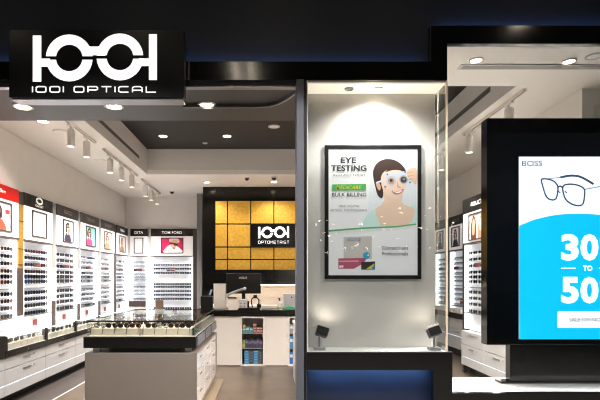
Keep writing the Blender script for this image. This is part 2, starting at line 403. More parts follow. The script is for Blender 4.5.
dl_at(207, 182, CZ, .06, 'lit downlight in the white ceiling before the black wall, near its free edge', 80)
dl_at(274, 181.5, CZ, .06, 'lit downlight in the white ceiling above the optometrist logo', 80)
dl_at(43, 121, CZ, .06, 'lit downlight in the white side ceiling just behind the entrance soffit', 30)
dl_at(476, 60, CZ, .045, 'lit downlight in the window ceiling nearer the poster niche', 760, col=(1, .93, .86))
dl_at(569, 61, CZ, .045, 'lit downlight in the window ceiling above the big digital screen', 620, col=(1, .93, .86))
dl_at(594, 56, CZ, .05, 'unlit white ring fitting in the window ceiling beside a lit downlight', 0, on=False, cat='ceiling fitting', name='ceiling_fitting')
d = (SZ - .012 - EYE) * F / (CY - 88.5)
downlight(PX(378, d), d, SZ - .012, .03, 'small lit downlight in the poster niche ceiling above the woman', 0, lampm=M['lampwhite'])
spot('light', (PX(376, d), d + .02, SZ - .05), 7, (1, .90, .76), 112, 0.6, 0.02, target=(PX(378, 4), NY + .02, 1.4))
spot('light', (PX(376, d), d - .10, SZ - .06), 70, (1, .95, .88), 155, 0.8, 0.05)
downlight(PX(349, d), d, SZ - .012, .028, 'small unlit ring fitting in the poster niche ceiling', 0, on=False, cat='ceiling fitting', name='ceiling_fitting')
for px, py, lab in ((60, 131, 'flat round white ceiling disc beside the first pair of track spotlights'), (100, 160, 'flat round white ceiling disc beside the three track spotlights'), (136, 183, 'flat round white ceiling disc beside the far track spotlights')):
    d = (CZ - EYE) * F / (CY - py); x = PX(px, d); m = MB()
    m.lathe([(.09, 0), (.09, -.008), (.07, -.014)], (x, d, CZ), M['ceil'], 24); tag(m.build('ceiling_disc'), lab, 'ceiling fitting')
for px, py, lab in ((247, 177.5, 'small dark dome camera on the white ceiling between two lit downlights'), (274, 177, 'small dark dome camera on the white ceiling just behind a lit downlight'), (172, 192, 'small dark dome camera on the white ceiling over the double-width display bay')):
    d = (CZ - EYE) * F / (CY - py) if py < 190 else 10.4; x = PX(px, d)
    t = thing('ceiling_camera', (x, d, CZ), lab, 'camera')
    m = MB(); m.lathe([(.05, 0), (.05, -.02)], (x, d, CZ), M['drawer'], 16); m.build('base', t)
    m = MB(); m.lathe([(.042, -.02), (.036, -.045), (.018, -.06), (.002, -.063)], (x, d, CZ), M['blackgloss'], 16); m.build('dome', t)
def track(x, y0, y1, heads, label, n, ang=0):
    t = thing('track_light', (x, (y0 + y1) / 2, CZ), label, 'track light')
    m = MB(); m.box(x - .018, x + .018, y0, y1, CZ - .03, CZ - .001, M['white']); m.box(x - .006, x + .006, y0 + .01, y1 - .01, CZ - .032, CZ - .03, M['seam']); m.build('rail', t)
    for y in heads:
        m = MB(); m.box(x - .016, x + .016, y - .07, y + .07, CZ - .055, CZ - .03, M['white']); m.lathe([(.012, CZ - .10), (.012, CZ - .05)], (x, y, 0), M['white'], 10)
        m.lathe([(.04, CZ - .30), (.046, CZ - .295), (.046, CZ - .10), (.04, CZ - .09), (.012, CZ - .088)], (x, y, 0), M['white'], 18); h = m.build('spot_head', t)
        m = MB(); m.lathe([(.036, CZ - .302), (.036, CZ - .298)], (x, y, 0), M['lampsoft'], 16); m.build('lens', h)
        spot('light', (x, y, CZ - .33), 165, (1, .93, .86), 110, 0.8, 0.05, target=(x + (-.35 if x < 0 else .35), y, 1.0))
track(-2.43, 5.45, 6.6, (5.79, 6.30), 'white ceiling track with two cylinder spotlights, nearest the shop sign', 2)
track(-2.43, 6.95, 8.75, (7.23, 7.80, 8.38), 'white ceiling track with three cylinder spotlights beside the bulkhead slot', 3)
track(-2.43, 9.05, 10.6, (9.32, 9.78, 10.3), 'white ceiling track with three cylinder spotlights in the far corner', 3)
track(2.60, 4.76, 6.25, (5.07, 6.07), 'white ceiling track with two spotlights seen above the digital screen', 2)
track(2.60, 6.8, 7.6, (7.05,), 'short white ceiling track with one spotlight beside the poster niche', 1)
def slot(name, label, x0, x1, y0, y1, z0, z1):
    m = MB(); m.box(x0, x1, y0, y1, z0, z1, M['seam']); tag(m.build(name), label, 'air vent')
slot('air_vent', 'long dark slot vent in the bulkhead on the side of the red-topped bay', -2.245, -2.237, 4.8, 8.16, 3.52, 3.575)
slot('air_vent', 'long dark slot vent in the bulkhead behind the shop window', 2.475, 2.483, 5.24, 8.6, 3.53, 3.59)
d = 1.92 * F / (CY - 66.5)
t = thing('air_vent', (2.6, d, CZ), 'long white-edged slot vent across the window ceiling', 'air vent')
m = MB(); m.box(PX(459, d), 4.4, d - .05, d + .05, CZ - .008, CZ, M['drawer']); m.build('frame', t)
m = MB(); m.box(PX(462, d), 4.38, d - .028, d + .028, CZ - .010, CZ - .007, M['greypost']); m.build('slot', t)

# mall downlights, mirrored as sparkles in the glass
for i in range(64):
    T = R.uniform(20, 52); x = R.uniform(1.0, 19.0) * T / 46; z = R.uniform(3.4, 6.0) * (.55 + T / 80)
    m = MB(); rr = R.uniform(.045, .085); m.lathe([(rr, 0), (rr, .05)], (x, 7.5 - T, z), M['lampwhite'], 10); m.lathe([(.012, .05), (.012, 1.2)], (x, 7.5 - T, z), M['black'], 6)
    tag(m.build('mall_downlight'), 'small bright lamp hung in the mall hall outside the shop', 'light', 'mall lamps mirrored in the shop glass')
for i, x in enumerate((-3.2, -1.6, 0.1, 1.5, 3.2)):  # lamps added out of view to light the shopfront and niche
    m = MB(); m.lathe([(.07, -.012), (.09, -.01), (.09, 0)], (x, 1.55, 4.7), M['lampwhite'], 18)
    tag(m.build('mall_downlight'), 'round mall ceiling lamp in the row before the shopfront', 'light', 'row of mall lamps before the shopfront')
    spot('light', (x, 1.55, 4.65), 180 if x < 0 else 430, (1, .96, .92), 104, 0.12, 0.06)
for x in (-.50, -.26):
    m = MB(); m.box(x - .022, x + .022, -.35, .55, 4.64, 4.70, M['lampwhite']); tag(m.build('linear_lamp'), 'slim linear lamp on the mall ceiling, mirrored in the black band over the entrance', 'light', 'pair of linear mall lamps')

# ================================================================== HANGING SIGN
t = thing('illuminated_sign', (-1.32, 3.70, 2.83), 'black hanging box sign with glowing white spectacle logo over the entrance', 'sign')
sy = 3.615
m = MB(); m.box(PX(9, sy), PX(184, sy), sy, sy + .10, PZ(97.5, sy), PZ(29.5, sy), M['signblack']); m.build('housing', t, 0.003)
m = MB(); m.box(PX(11, sy), PX(182, sy), sy + .012, sy + .13, PZ(97.5, sy) - .012, PZ(97.5, sy), M['steel']); m.build('base_plate', t)
fs = front(0, sy)
m = MB(); logo(m, fs, PX(95, sy), PZ(57.4, sy), sy / F / 3, 0, .004, M['signlit']); m.build('logo', t)
m = MB(); square_text(m, '1001 OPTICAL', PX(31, sy), PX(158, sy), PZ(92.8, sy), PZ(86.2, sy), .0078, 0, .004, M['signlit'], fs); m.build('lettering', t)
# ================================================================== EYEGLASSES
ORD = ['first', 'second', 'third', 'fourth', 'fifth', 'sixth', 'seventh', 'eighth', 'ninth', 'tenth', 'eleventh', 'twelfth']
GC = {'black': (18, 17, 19), 'tortoiseshell': (58, 36, 25), 'navy blue': (20, 28, 58), 'dark red': (84, 24, 28), 'silver': (104, 106, 112), 'amber': (112, 72, 42)}
GM = {k: mat('frame_' + k.replace(' ', '_'), c, 0.3) for k, c in GC.items()}
LD = mat('dark_lens', (34, 34, 42), 0.1); LB = mat('blue_mirror_lens', (34, 56, 98), 0.12); LCLEAR = glassmat('clear_lens', (226, 230, 232), 1.5, 1.0); LBR = mat('brown_lens', (52, 38, 30), 0.12)
def rim(cx, w, h, z0, k=14):
    out = []
    for i in range(k):
        a = 2 * math.pi * i / k; c, s_ = math.cos(a), math.sin(a); e = 0.7
        out.append((cx + w / 2 * math.copysign(abs(c) ** e, c), z0 + h / 2 + h / 2 * math.copysign(abs(s_) ** e, s_)))
    return out
GW, GH = .130, .046
def glasses_simple(colour, lens, droop=False):
    """one small pair: front facing -Y, temples folded behind"""
    m = MB(); g = GM[colour]
    for sx in (-1, 1):
        r = rim(sx * .034, .054, GH, 0, 10)
        m.tube([(x, 0, z) for x, z in r], .0036, g, 4, closed=True)
        m.add([(x, .001, z) for x, z in r], [tuple(range(10))], lens)
        m.tube([(sx * .061, 0, .036), (sx * .063, .012, .036), (sx * .0, .022, .034)], .0028, g, 4)
    m.tube([(-.008, 0, .034), (0, -.001, .037), (.008, 0, .034)], .003, g, 4)
    return m
def glasses_parts(colour, lens, droop, label, group):
    t = thing('eyeglasses', (0, 0, 0), label, 'eyeglasses', group); g = GM[colour]
    m = MB()
    for sx in (-1, 1): m.tube([(x, 0, z) for x, z in rim(sx * .034, .054, GH, 0.002)], .0034, g, 5, closed=True)
    m.tube([(-.008, 0, .034), (0, -.001, .037), (.008, 0, .034)], .003, g, 5); m.build('frame', t, local=True)
    for sx in (-1, 1):
        m = MB(); r = rim(sx * .034, .052, GH - .002, 0.003); m.poly(r, -.001, .001, lens, lambda u, v, n: (u, -n, v)); m.build('lens', t, local=True)
        m = MB(); dz = -.075 if droop else -.012
        m.tube(spline([(sx * .061, 0, .038), (sx * .062, .05, .036), (sx * .061, .09, .030 + dz * .25), (sx * .058, .118, .022 + dz)], 4, closed=False), .0026, g, 5); m.build('temple', t, local=True)
    return t
_simple = {}
def wall_pair(M4, colour, lens, label, group, sc=1.0):
    k = (colour, lens.name)
    if k not in _simple:
        o = glasses_simple(colour, lens).build('eyeglasses', None, local=True, fixn=False); _simple[k] = o.data; first = o
    else:
        first = bpy.data.objects.new('eyeglasses', _simple[k]); COL.objects.link(first)
    first.matrix_world = M4 @ Matrix.Scale(sc, 4)
    return tag(first, label, 'eyeglasses', group)
REST = MB()
NGL = [0]

# ================================================================== DISPLAY BAYS
ROWS = [1.80, 1.705, 1.61, 1.515, 1.445, 1.375, 1.22, 1.13, 1.04, .935]
def art_blank(P): P([(0, 0), (1, 0), (1, 1), (0, 1)], (240, 236, 236))
def bay(fr, rot, u0, u1, label, htext, hm, tm, art, bayname, slots, pal, individual, hz=(2.435, 2.61), gs=1.0, tw=None, shear=0.0, vis=None, pframe=None, rows=ROWS, bottom=.60, group=None, ring=False, lip=True, pz=(2.03, 2.40)):
    w = u1 - u0; uc = (u0 + u1) / 2
    t = thing('display_bay', fr(uc, bottom, -.05), label, 'display bay', 'backlit eyewear display bays along the walls')
    m = MB(); fbox(m, fr, u0, u1, hz[0], hz[1], -.10, .012, hm); hb = m.build('header_board', t, 0.002)
    m = MB()
    if htext:
        tw = tw or min(w * .5, .06 * len(htext)); vz = (hz[0] + hz[1]) / 2
        if ring:
            for q in stroke(spline([(uc + .085 * math.cos(a), vz + .03 + .04 * math.sin(a)) for a in [i * math.pi / 4 for i in range(8)]], 4), .024, True): m.poly(q, .012, .016, tm, fr)
            text(m, htext, uc - .12, uc + .12, vz - .06, vz - .028, .012, tm, fr, 0.006)
        else: text(m, htext, uc - tw / 2, uc + tw / 2, vz - .03, vz + .03, .012, tm, fr, 0.006, .002, shear)
        m.build('lettering', hb)
    m = MB(); fbox(m, fr, u0, u1, 1.975, hz[0], -.10, .008, M['lightbox']); m.build('light_panel', t)
    m = MB(); fbox(m, fr, u0, u1, 1.955, 1.975, -.10, .02, M['brownpost']); m.build('lip', t)
    p0, p1 = pframe or (uc - .2, uc + .2); z0, z1 = pz
    m = MB()
    for a, b, c, d_ in ((p0, p1, z0, z0 + .018), (p0, p1, z1 - .018, z1), (p0, p0 + .018, z0, z1), (p1 - .018, p1, z0, z1)): fbox(m, fr, a, b, c, d_, .008, .024, M['brownpost'])
    pf = m.build('poster_frame', t)
    m = MB(); q0, q1, s0, s1 = p0 + .018, p1 - .018, z0 + .018, z1 - .018; lay = [0]
    def P(pts, c):
        lay[0] += 1; m.poly([(q0 + x * (q1 - q0), s0 + y * (s1 - s0)) for x, y in pts], .0085, .010 + lay[0] * .0006, pm(c, 0.25), fr)
    art(P); m.build('poster', pf)
    m = MB(); fbox(m, fr, u0, u1, bottom, 1.955, -.10, -.085, M['backlit']); m.build('back_panel', t)
    for a in (u0 + .004, u1 - .034):
        m = MB(); fbox(m, fr, a, a + .03, bottom + .02, 1.95, -.085, -.01, M['led']); m.build('led_strip', t)
    a0, a1 = u0 + .04, u1 - .04
    for r in rows + [1.315]:
        dark = r in (1.315, rows[-1])
        if r in (1.445, 1.375): continue
        m = MB(); fbox(m, fr, a0, a1, r - .010, r - .002, -.085, .012 if dark else -.0, M['seam'] if dark else M['acrylic']); m.build('shelf', t)
    sp = (a1 - a0) / slots
    for i, r in enumerate(rows):
        cards = {2: 1, 4: 0}.get(i)
        for k in range(slots):
            u = a0 + (k + .5) * sp
            if vis and u < vis: continue
            colour = R.choice(pal); lens = {'navy blue': LB, 'tortoiseshell': LBR, 'amber': LBR}.get(colour, LD if pal[0] != 'silver' else LCLEAR)
            if individual:
                p = fr(u, r - .002, -.045); NGL[0] += 1
                Mx = Matrix.Translation(p) @ Matrix.Rotation(rot, 4, 'Z')
                kk = k
                wall_pair(Mx, colour, lens, f'{colour} glasses, {ORD[kk]} along, {ORD[i]} row down, in the {bayname}', f'glasses on the shelves of the {bayname}', gs)
            else:
                g = glasses_simple(colour, lens); Mx = Matrix.Translation(fr(u, r - .002, -.045)) @ Matrix.Rotation(rot, 4, 'Z') @ Matrix.Scale(gs, 4)
                o = len(REST.v); REST.v += [tuple(Mx @ Vector(v)) for v in g.v]
                for f, mi, sm in zip(g.f, g.mi, g.sm):
                    REST.f.append(tuple(x + o for x in f)); REST.mi.append(REST.slot(g.mats[mi])); REST.sm.append(sm)
    # small brand cards standing among the frames, and the red card low down
    for (uu, v0, v1, c, cw) in ((uc + .02, 1.61, 1.665, (120, 50, 46), .09), (uc - .08, 1.61, 1.665, (58, 50, 46), .09), (uc + .05, bottom + .17, bottom + .25, (176, 60, 62), .10)):
        if vis and uu < vis: continue
        m = MB(); fbox(m, fr, uu - cw / 2, uu + cw / 2, v0, v1, -.018 if v0 > 1 else -.08, -.008 if v0 > 1 else -.07, pm(c)); m.build('name_card', t)
    return t
def person_art(bg, skin, hair, cloth, side=None, face=(.45, .68)):
    def f(P):
        P([(0, 0), (1, 0), (1, 1), (0, 1)], bg)
        if side: P(side[0], side[1])
        x, y = face
        P(spline([(x - .30, 0), (x - .27, .28), (x - .1, .42), (x + .12, .42), (x + .3, .25), (x + .33, 0)], 4, True), cloth)
        P(spline([(x - .2, y - .22), (x - .22, y + .05), (x - .08, y + .23), (x + .12, y + .22), (x + .2, y), (x + .17, y - .25)], 4), hair)
        P([(x - .06, .34), (x + .07, .34), (x + .07, y - .1), (x - .06, y - .1)], skin)
        P(spline([(x - .11, y), (x - .08, y + .12), (x + .04, y + .14), (x + .12, y + .03), (x + .05, y - .15), (x - .05, y - .14)], 4), skin)
        P([(x - .11, y + .0), (x + .12, y + .0), (x + .1, y + .06), (x - .1, y + .06)], (40, 30, 32))
    return f
BS = ['black', 'black', 'tortoiseshell', 'navy blue', 'dark red', 'black']
LW = leftw(-3.3, 0); RH = math.pi / 2
bay(LW, RH, 5.27, 6.20, 'backlit eyewear bay with a bright red header and white script', 'Ray-Ban', M['headerred'], M['letters'],
    person_art((206, 206, 208), (222, 176, 150), (40, 28, 26), (196, 70, 50), side=([(.78, .62), (.97, .62), (.97, .78), (.78, .78)], (200, 40, 40))), 'red-topped bay', 6, gs=1.08, tw=.30, shear=.35, pal=['amber', 'black', 'tortoiseshell', 'black'], individual=True, vis=5.82, pframe=(5.45, 6.02))
bay(LW, RH, 6.34, 7.18, 'backlit eyewear bay with black header, ring emblem and a blank framed poster', 'OAKLEY', M['headerblack'], M['letters'], art_blank, 'ring-emblem bay', 5, BS + ['navy blue'], True, gs=1.12, ring=True, pframe=(6.55, 6.98))
bay(LW, RH, 7.31, 8.15, 'backlit eyewear bay with framed poster of a woman in dark clothes and pink', 'GUCCI', M['header'], M['greyletters'],
    person_art((228, 222, 222), (214, 172, 152), (30, 22, 24), (40, 34, 60), side=([(.1, 0), (.9, 0), (.75, .3), (.2, .24)], (206, 60, 104))), 'dark-dress poster bay', 4, ['black', 'black', 'dark red', 'black', 'tortoiseshell'], True, gs=1.2, pframe=(7.54, 7.93))
bay(LW, RH, 8.27, 9.15, 'backlit eyewear bay with a pink and turquoise poster', 'TIFFANY', M['header'], M['greyletters'],
    person_art((138, 200, 196), (220, 170, 140), (52, 34, 30), (226, 62, 118), face=(.36, .70)), '', 6, ['silver', 'silver', 'black', 'dark red', 'navy blue'], False, pframe=(8.48, 8.95))
bay(LW, RH, 9.27, 10.08, 'backlit eyewear bay with a pale brown poster, two before the corner', 'BURBERRY', M['header'], M['greyletters'],
    person_art((216, 208, 206), (206, 160, 130), (84, 56, 40), (150, 112, 84), face=(.38, .72)), '', 5, ['silver', 'black', 'silver', 'black', 'amber'], False, pframe=(9.44, 9.90))
bay(LW, RH, 10.22, 11.02, 'backlit eyewear bay with a narrow brown-toned poster, last before the corner', 'PRADA', M['header'], M['letters'],
    person_art((204, 190, 184), (206, 164, 140), (70, 46, 36), (132, 94, 76)), '', 5, ['silver', 'black', 'silver', 'tortoiseshell'], False, pframe=(10.4, 10.82))
BW = front(0, 11.1)
bay(BW, 0, PX(130.5, 11.1), PX(147.5, 11.1), 'narrow backlit eyewear bay in the corner with a blank framed poster', 'DITA', M['headerblack'], M['letters'], art_blank, '', 3, ['silver', 'black', 'silver'], False, gs=.9, pframe=(PX(134, 11.1), PX(143.5, 11.1)), bottom=.46)
def tf_art(P):
    P([(0, 0), (1, 0), (1, 1), (0, 1)], (206, 30, 92))
    P(spline([(.12, 0), (.2, .34), (.36, .52), (.62, .5), (.84, .34), (.98, 0)], 4), (232, 226, 222))
    P(spline([(.36, .95), (.58, 1), (.8, .97), (.84, .74), (.66, .64), (.42, .7)], 4), (226, 206, 184))
    P(spline([(.42, .82), (.6, .88), (.74, .76), (.72, .5), (.58, .3), (.46, .42), (.40, .62)], 4), (214, 160, 132))
    P([(.36, .74), (.78, .64), (.76, .50), (.62, .48), (.56, .58), (.40, .60)], (72, 40, 34))
    P(spline([(.52, .36), (.66, .36), (.62, .26), (.54, .26)], 3), (150, 96, 80))
bay(BW, 0, PX(151, 11.1), PX(193, 11.1), 'double-width backlit eyewear bay with a magenta poster of a man in sunglasses', 'TOM FORD', M['headerblack'], M['letters'], tf_art, 'magenta-poster bay', 8, gs=.88, pal= ['black', 'black', 'navy blue', 'black', 'tortoiseshell'], individual=True,
    pframe=(PX(161, 11.1), PX(183.5, 11.1)), rows=[1.74, 1.65, 1.55, 1.29, 1.22, 1.12, 1.03, .935, .72], bottom=.46)
m = MB(); m.box(PX(193.3, 11), PX(197.5, 11), 10.95, 11.2, 0, 2.6, M['brownpost']); tag(m.build('side_panel'), 'tall dark brown end panel beside the magenta-poster bay', 'panel')
RW3 = rightw(3.0, 0); RW2 = rightw(3.5, 0)
bay(RW3, -RH, -7.20, -6.27, 'backlit eyewear bay half hidden by the digital screen, twin-portrait poster', 'POLICE', M['headerblack'], M['letters'],
    lambda P: (P([(0, 0), (1, 0), (1, 1), (0, 1)], (226, 216, 208)), P(spline([(.12, 0), (.1, .6), (.24, .95), (.4, .8), (.44, .3), (.42, 0)], 4), (96, 50, 36)), P(spline([(.18, .2), (.2, .7), (.3, .84), (.37, .6), (.34, .2)], 4), (206, 150, 122)), P(spline([(.56, 0), (.58, .55), (.75, .92), (.95, .75), (.96, 0)], 4), (180, 120, 96)), P(spline([(.66, .35), (.68, .7), (.8, .8), (.88, .55), (.8, .3)], 4), (222, 176, 150))),
    'bay half behind the screen', 5, ['black', 'tortoiseshell', 'black'], True, pframe=(-6.99, -6.45), hz=(2.42, 2.64), bottom=.66, pz=(2.0, 2.39))
bay(RW2, -RH, -9.06, -8.42, 'backlit eyewear bay behind the window with a dark-haired portrait poster', 'GUCCI', M['header'], M['greyletters'],
    person_art((216, 214, 214), (210, 168, 146), (36, 28, 30), (46, 44, 60)), '', 4, ['silver', 'black'], False, bottom=.805, pframe=(-8.92, -8.56))
bay(RW2, -RH, -9.85, -9.2, 'backlit eyewear bay partly hidden behind the lit poster niche', 'PRADA', M['header'], M['greyletters'],
    person_art((210, 206, 208), (206, 166, 148), (44, 34, 34), (60, 50, 60)), '', 4, ['silver', 'black'], False, bottom=.805, pframe=(-9.7, -9.35))
m = REST.build('eyeglasses', None, fixn=False); tag(m, 'small eyeglasses in rows on the distant lit shelves', 'eyeglasses', kind='stuff')

def post(fr, u0, u1, segs, label, name='divider_post'):
    t = thing(name, fr((u0 + u1) / 2, .6, -.05), label, 'post')
    for i, (a, b, mm, n) in enumerate(segs):
        m = MB(); fbox(m, fr, u0 + .004, u1 - .004, a, b, -.10, n, mm); m.build('post_section', t)
    return t
t = post(LW, 6.20, 6.34, [(2.43, 2.6, M['header'], .005), (1.58, 2.43, M['goldpost'], .005), (.95, 1.58, M['brownpost'], .003), (.60, .95, M['acrylic'], 0)], 'brass-faced post between the red-topped bay and the ring-emblem bay')
m = MB()
for z in (2.2, 1.83, 1.62): fbox(m, LW, 6.204, 6.336, z, z + .012, .004, .012, M['brownpost'])
m.build('band', t)
for (a, b, lo, lab) in ((7.18, 7.31, 1.1, 'grey post beside the ring-emblem bay, white lower down with a dark foot'), (8.15, 8.27, 1.0, 'grey and white post beside the pink and turquoise poster'), (9.15, 9.27, 1.0, 'grey and white post between the turquoise and pale brown posters'), (10.08, 10.22, 1.0, 'dark slim post between the two brown-toned posters')):
    dk = a > 10
    post(LW, a, b, [(1.62, 2.60, M['brownpost'] if dk else M['greypost'], .002), (lo, 1.62, M['brownpost'] if dk else M['acrylic'], 0), (.60, lo, M['brownpost'], .002)], lab)
post(RW2, -9.2, -9.06, [(.74, 2.6, M['greypost'], 0)], 'grey post between two bays seen through the window')
m = MB(); m.box(3.0, 3.5, 7.205, 7.25, 0, 2.64, M['headerblack']); tag(m.build('side_panel'), 'tall black end panel at the bay half behind the screen', 'panel')

# ================================================================== DRAWER RUNS AND GLASS COUNTERS
def drawers(fr, u0, u1, depth, zs, label, led=True):
    z0, z1, z2, z3 = zs                   # plinth bottom, led, split, top
    t = thing('drawer_unit', fr((u0 + u1) / 2, 0, -depth / 2), label, 'drawer unit', 'white drawer units under the display bays')
    m = MB(); fbox(m, fr, u0, u1, z0, z3, -depth, -.02, M['drawer']); m.build('carcass', t)
    m = MB(); fbox(m, fr, u0, u1, 0, z0, -depth, -min(.14, depth - .03), M['black']); m.build('toe_kick', t)
    for a, b in ((z1 + .010, z2 - .004), (z2 + .004, z3 - .002)):
        m = MB(); fbox(m, fr, u0 + .004, u1 - .004, a, b, -.02, 0, M['drawer']); dr = m.build('drawer', t, 0.002)
        uc = (u0 + u1) / 2; m = MB(); fbox(m, fr, uc - .09, uc + .09, b - .048, b - .040, 0, .008, M['handle']); m.build('handle', dr)
        m = MB(); fbox(m, fr, uc + .16, uc + .18, b - .055, b - .035, 0, .004, M['handle']); m.build('lock', dr)
    m = MB(); fbox(m, fr, u0 + .004, u1 - .004, z0, z1 - .006, -.02, 0, M['drawer']); m.build('kick_panel', t)
    m = MB(); fbox(m, fr, u0 + .004, u1 - .004, z1 - .003, z1 + .005, -.02, -.006, M['ledline']); m.build('led_strip', t)
    return t
LC = leftw(-2.95, 0)
nm = ['foremost in the run, below the black counter end', 'below the red-topped bay', 'below the ring-emblem bay', 'below the dark-dress poster bay', 'below the pink and turquoise poster bay', 'below the pale brown poster bay', 'in the far corner']
bb = [4.30, 5.27, 6.24, 7.21, 8.18, 9.15, 10.12, 10.62]
for i in range(7): drawers(LC, bb[i], bb[i + 1], .35, (.12, .235, .415, .552), 'white two-drawer unit with a lit strip, ' + nm[i])
drawers(rightw(2.96, 0), -7.2, -6.46, .5, (.14, .26, .45, .655), 'white two-drawer unit with a lit strip below the bay half behind the screen')
drawers(rightw(2.96, 0), -6.46, -5.72, .2, (.14, .26, .45, .655), 'white two-drawer unit with a lit strip behind the screen pedestal')
drawers(rightw(3.5, 0), -9.06, -8.3, .08, (.14, .37, .5, .70), 'shallow white drawer unit below the dark-haired portrait bay')
drawers(rightw(3.5, 0), -9.85, -9.07, .08, (.14, .37, .5, .70), 'shallow white drawer unit beside the lit poster niche')
def vitrine(fr, u0, u1, depth, label, where, n, glasses, zb=.552, zt=.625, zg=.79, endblock=False):
    t = thing('glass_counter', fr((u0 + u1) / 2, zb, -depth / 2), label, 'glass counter', 'glass counters on the drawer units')
    m = MB(); fbox(m, fr, u0, u1, zb, zt, -depth + .01, .012, M['blacktrim']); bd = m.build('base_band', t, 0.002)
    m = MB(); m.lathe([(.008, 0), (.008, .006)], (0, 0, 0), M['handle'], 10, axis='x'); m.v = [fr((u0 + u1) / 2 + v[1], (zb + zt) / 2 + v[2], .012 + v[0]) for v in m.v]; m.build('lock', bd)
    m = MB(); fbox(m, fr, u0, u1, zt, zt + .004, -depth + .012, 0, M['acrylic']); m.build('tray', t)
    m = MB(); fbox(m, fr, u0 + .03, u1 - .004, zt, zg, -.006, 0, M['glass']); m.build('front_pane', t)
    m = MB(); fbox(m, fr, u0 + .004, u1 - .004, zg, zg + .007, -depth + .02, 0, M['glass']); m.build('top_pane', t)
    m = MB(); fbox(m, fr, u0 + .054, u1 - .004, zg - .010, zg - .002, -.03, -.012, M['led']); m.build('led_strip', t)
    m = MB(); fbox(m, fr, u0, u0 + .05, zt, zg, -.05, .004, M['black']); m.build('post', t)
    sp = (u1 - u0 - .12) / n
    for k in range(n):
        u = u0 + .09 + (k + .5) * sp
        m = MB(); fbox(m, fr, u - sp * .43, u + sp * .43, zt + .004, zt + .072, -.14, -.012, M['cream']); m.build('display_block', t, 0.002)
        if glasses:
            c = R.choice(['black', 'tortoiseshell', 'silver', 'dark red'])
            wall_pair(Matrix.Translation(fr(u, zt + .0735, -.07)) @ Matrix.Rotation(math.pi / 2 - .3, 4, 'Z'), c, LD if c != 'silver' else LCLEAR, f'{c} glasses on the {ORD[k]} cream block of the {where}', 'glasses on cream blocks in the counters')
vitrine(LC, 5.27, 6.24, .35, 'glass counter with cream blocks below the red-topped bay', 'counter below the red-topped bay', 6, True)
vitrine(LC, 6.24, 7.21, .35, 'glass counter with cream blocks below the ring-emblem bay', 'counter below the ring-emblem bay', 6, True)
vitrine(LC, 7.21, 8.18, .35, 'glass counter with cream blocks below the dark-dress poster bay', 'counter below the dark-dress poster bay', 6, True)
vitrine(LC, 8.18, 9.15, .35, 'glass counter behind the island, below the pink and turquoise poster', '', 6, False)
m = MB(); m.box(-3.3, -2.938, 5.02, 5.262, .553, .80, M['black']); tag(m.build('counter_end', None, 0.003), 'black boxy counter end standing on the white drawers at the frame edge', 'counter end')
for (a, b, lab) in ((-9.06, -8.45, 'shallow black-fronted ledge below the dark-haired portrait bay'), (-9.85, -9.21, 'shallow black-fronted ledge beside the lit poster niche')):
    t = thing('display_ledge', RW2((a + b) / 2, .70, 0), lab, 'ledge'); m = MB(); fbox(m, RW2, a, b, .70, .80, -.09, .02, M['headerblack']); m.build('front_band', t)
    for k in range(4):
        u = a + .1 + k * (b - a - .2) / 3; m = MB(); fbox(m, RW2, u - .04, u + .04, .80, .88, -.05, .015, M['cream']); m.build('display_block', t)

# ================================================================== ISLAND
IX0, IX1, IY0, IY1 = -1.90, -.738, 4.87, 6.76
t = thing('display_island', ((IX0 + IX1) / 2, (IY0 + IY1) / 2, 0), 'free-standing island counter with a warm white base, black band and glass case', 'display counter')
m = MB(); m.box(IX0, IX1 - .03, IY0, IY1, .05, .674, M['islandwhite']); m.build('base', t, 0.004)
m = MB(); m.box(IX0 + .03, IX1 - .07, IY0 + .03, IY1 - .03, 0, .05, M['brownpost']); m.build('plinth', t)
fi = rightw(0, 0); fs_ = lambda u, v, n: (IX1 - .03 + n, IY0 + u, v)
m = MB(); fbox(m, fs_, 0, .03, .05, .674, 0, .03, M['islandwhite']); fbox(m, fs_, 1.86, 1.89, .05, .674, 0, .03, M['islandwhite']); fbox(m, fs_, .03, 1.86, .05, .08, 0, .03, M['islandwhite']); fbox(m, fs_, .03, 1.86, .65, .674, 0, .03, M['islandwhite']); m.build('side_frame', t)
for i in range(3):
    for j in range(3):
        a, b = .034 + i * .61, .034 + i * .61 + .602; c, e = .084 + j * .189, .084 + j * .189 + .184
        m = MB(); fbox(m, fs_, a, b, c, e, 0, .022, M['glosswhite']); dr = m.build('drawer', t, 0.002)
        m = MB(); fbox(m, fs_, (a + b) / 2 - .05, (a + b) / 2 + .05, e - .06, e - .05, .022, .032, M['handle']); m.build('handle', dr)
for px_, py_ in ((IX0 + .10, IY0 + .08), (IX1 - .10, IY0 + .08), (IX0 + .10, IY1 - .08), (IX1 - .10, IY1 - .08)):
    m = MB(); m.box(px_ - .035, px_ + .035, py_ - .02, py_ + .02, .674, .725, M['white']); m.build('support', t)
m = MB(); m.box(IX0 + .2, IX1 - .2, IY0 + .16, IY1 - .2, .674, .725, M['greypost']); m.build('spacer', t)
m = MB(); m.box(IX0 - .01, IX1 - .008, IY0 - .01, IY1, .725, .84, M['blacktrim']); bd = m.build('black_band', t, 0.002)
for i in range(3):
    m = MB(); fbox(m, lambda u, v, n: (IX1 - .008 + n, IY0 + u, v), .05 + i * .61, .62 + i * .61, .735, .832, 0, .012, M['greyalu']); dr = m.build('side_drawer', bd)
ca, cb, cc, ce = IX0 + .02, IX1 - .02, IY0 + .015, IY1 - .02
mid = PX(140.3, 4.9)
for a, b in ((ca + .012, mid - .006), (mid + .006, cb - .02)):
    m = MB(); m.box(a, b, cc + .075, ce - .02, .84, .918, M['tray']); tr = m.build('tray', t, 0.004)
m = MB(); m.box(ca, cb, cc, ce, .84, .846, M['tray']); m.build('case_floor', t)
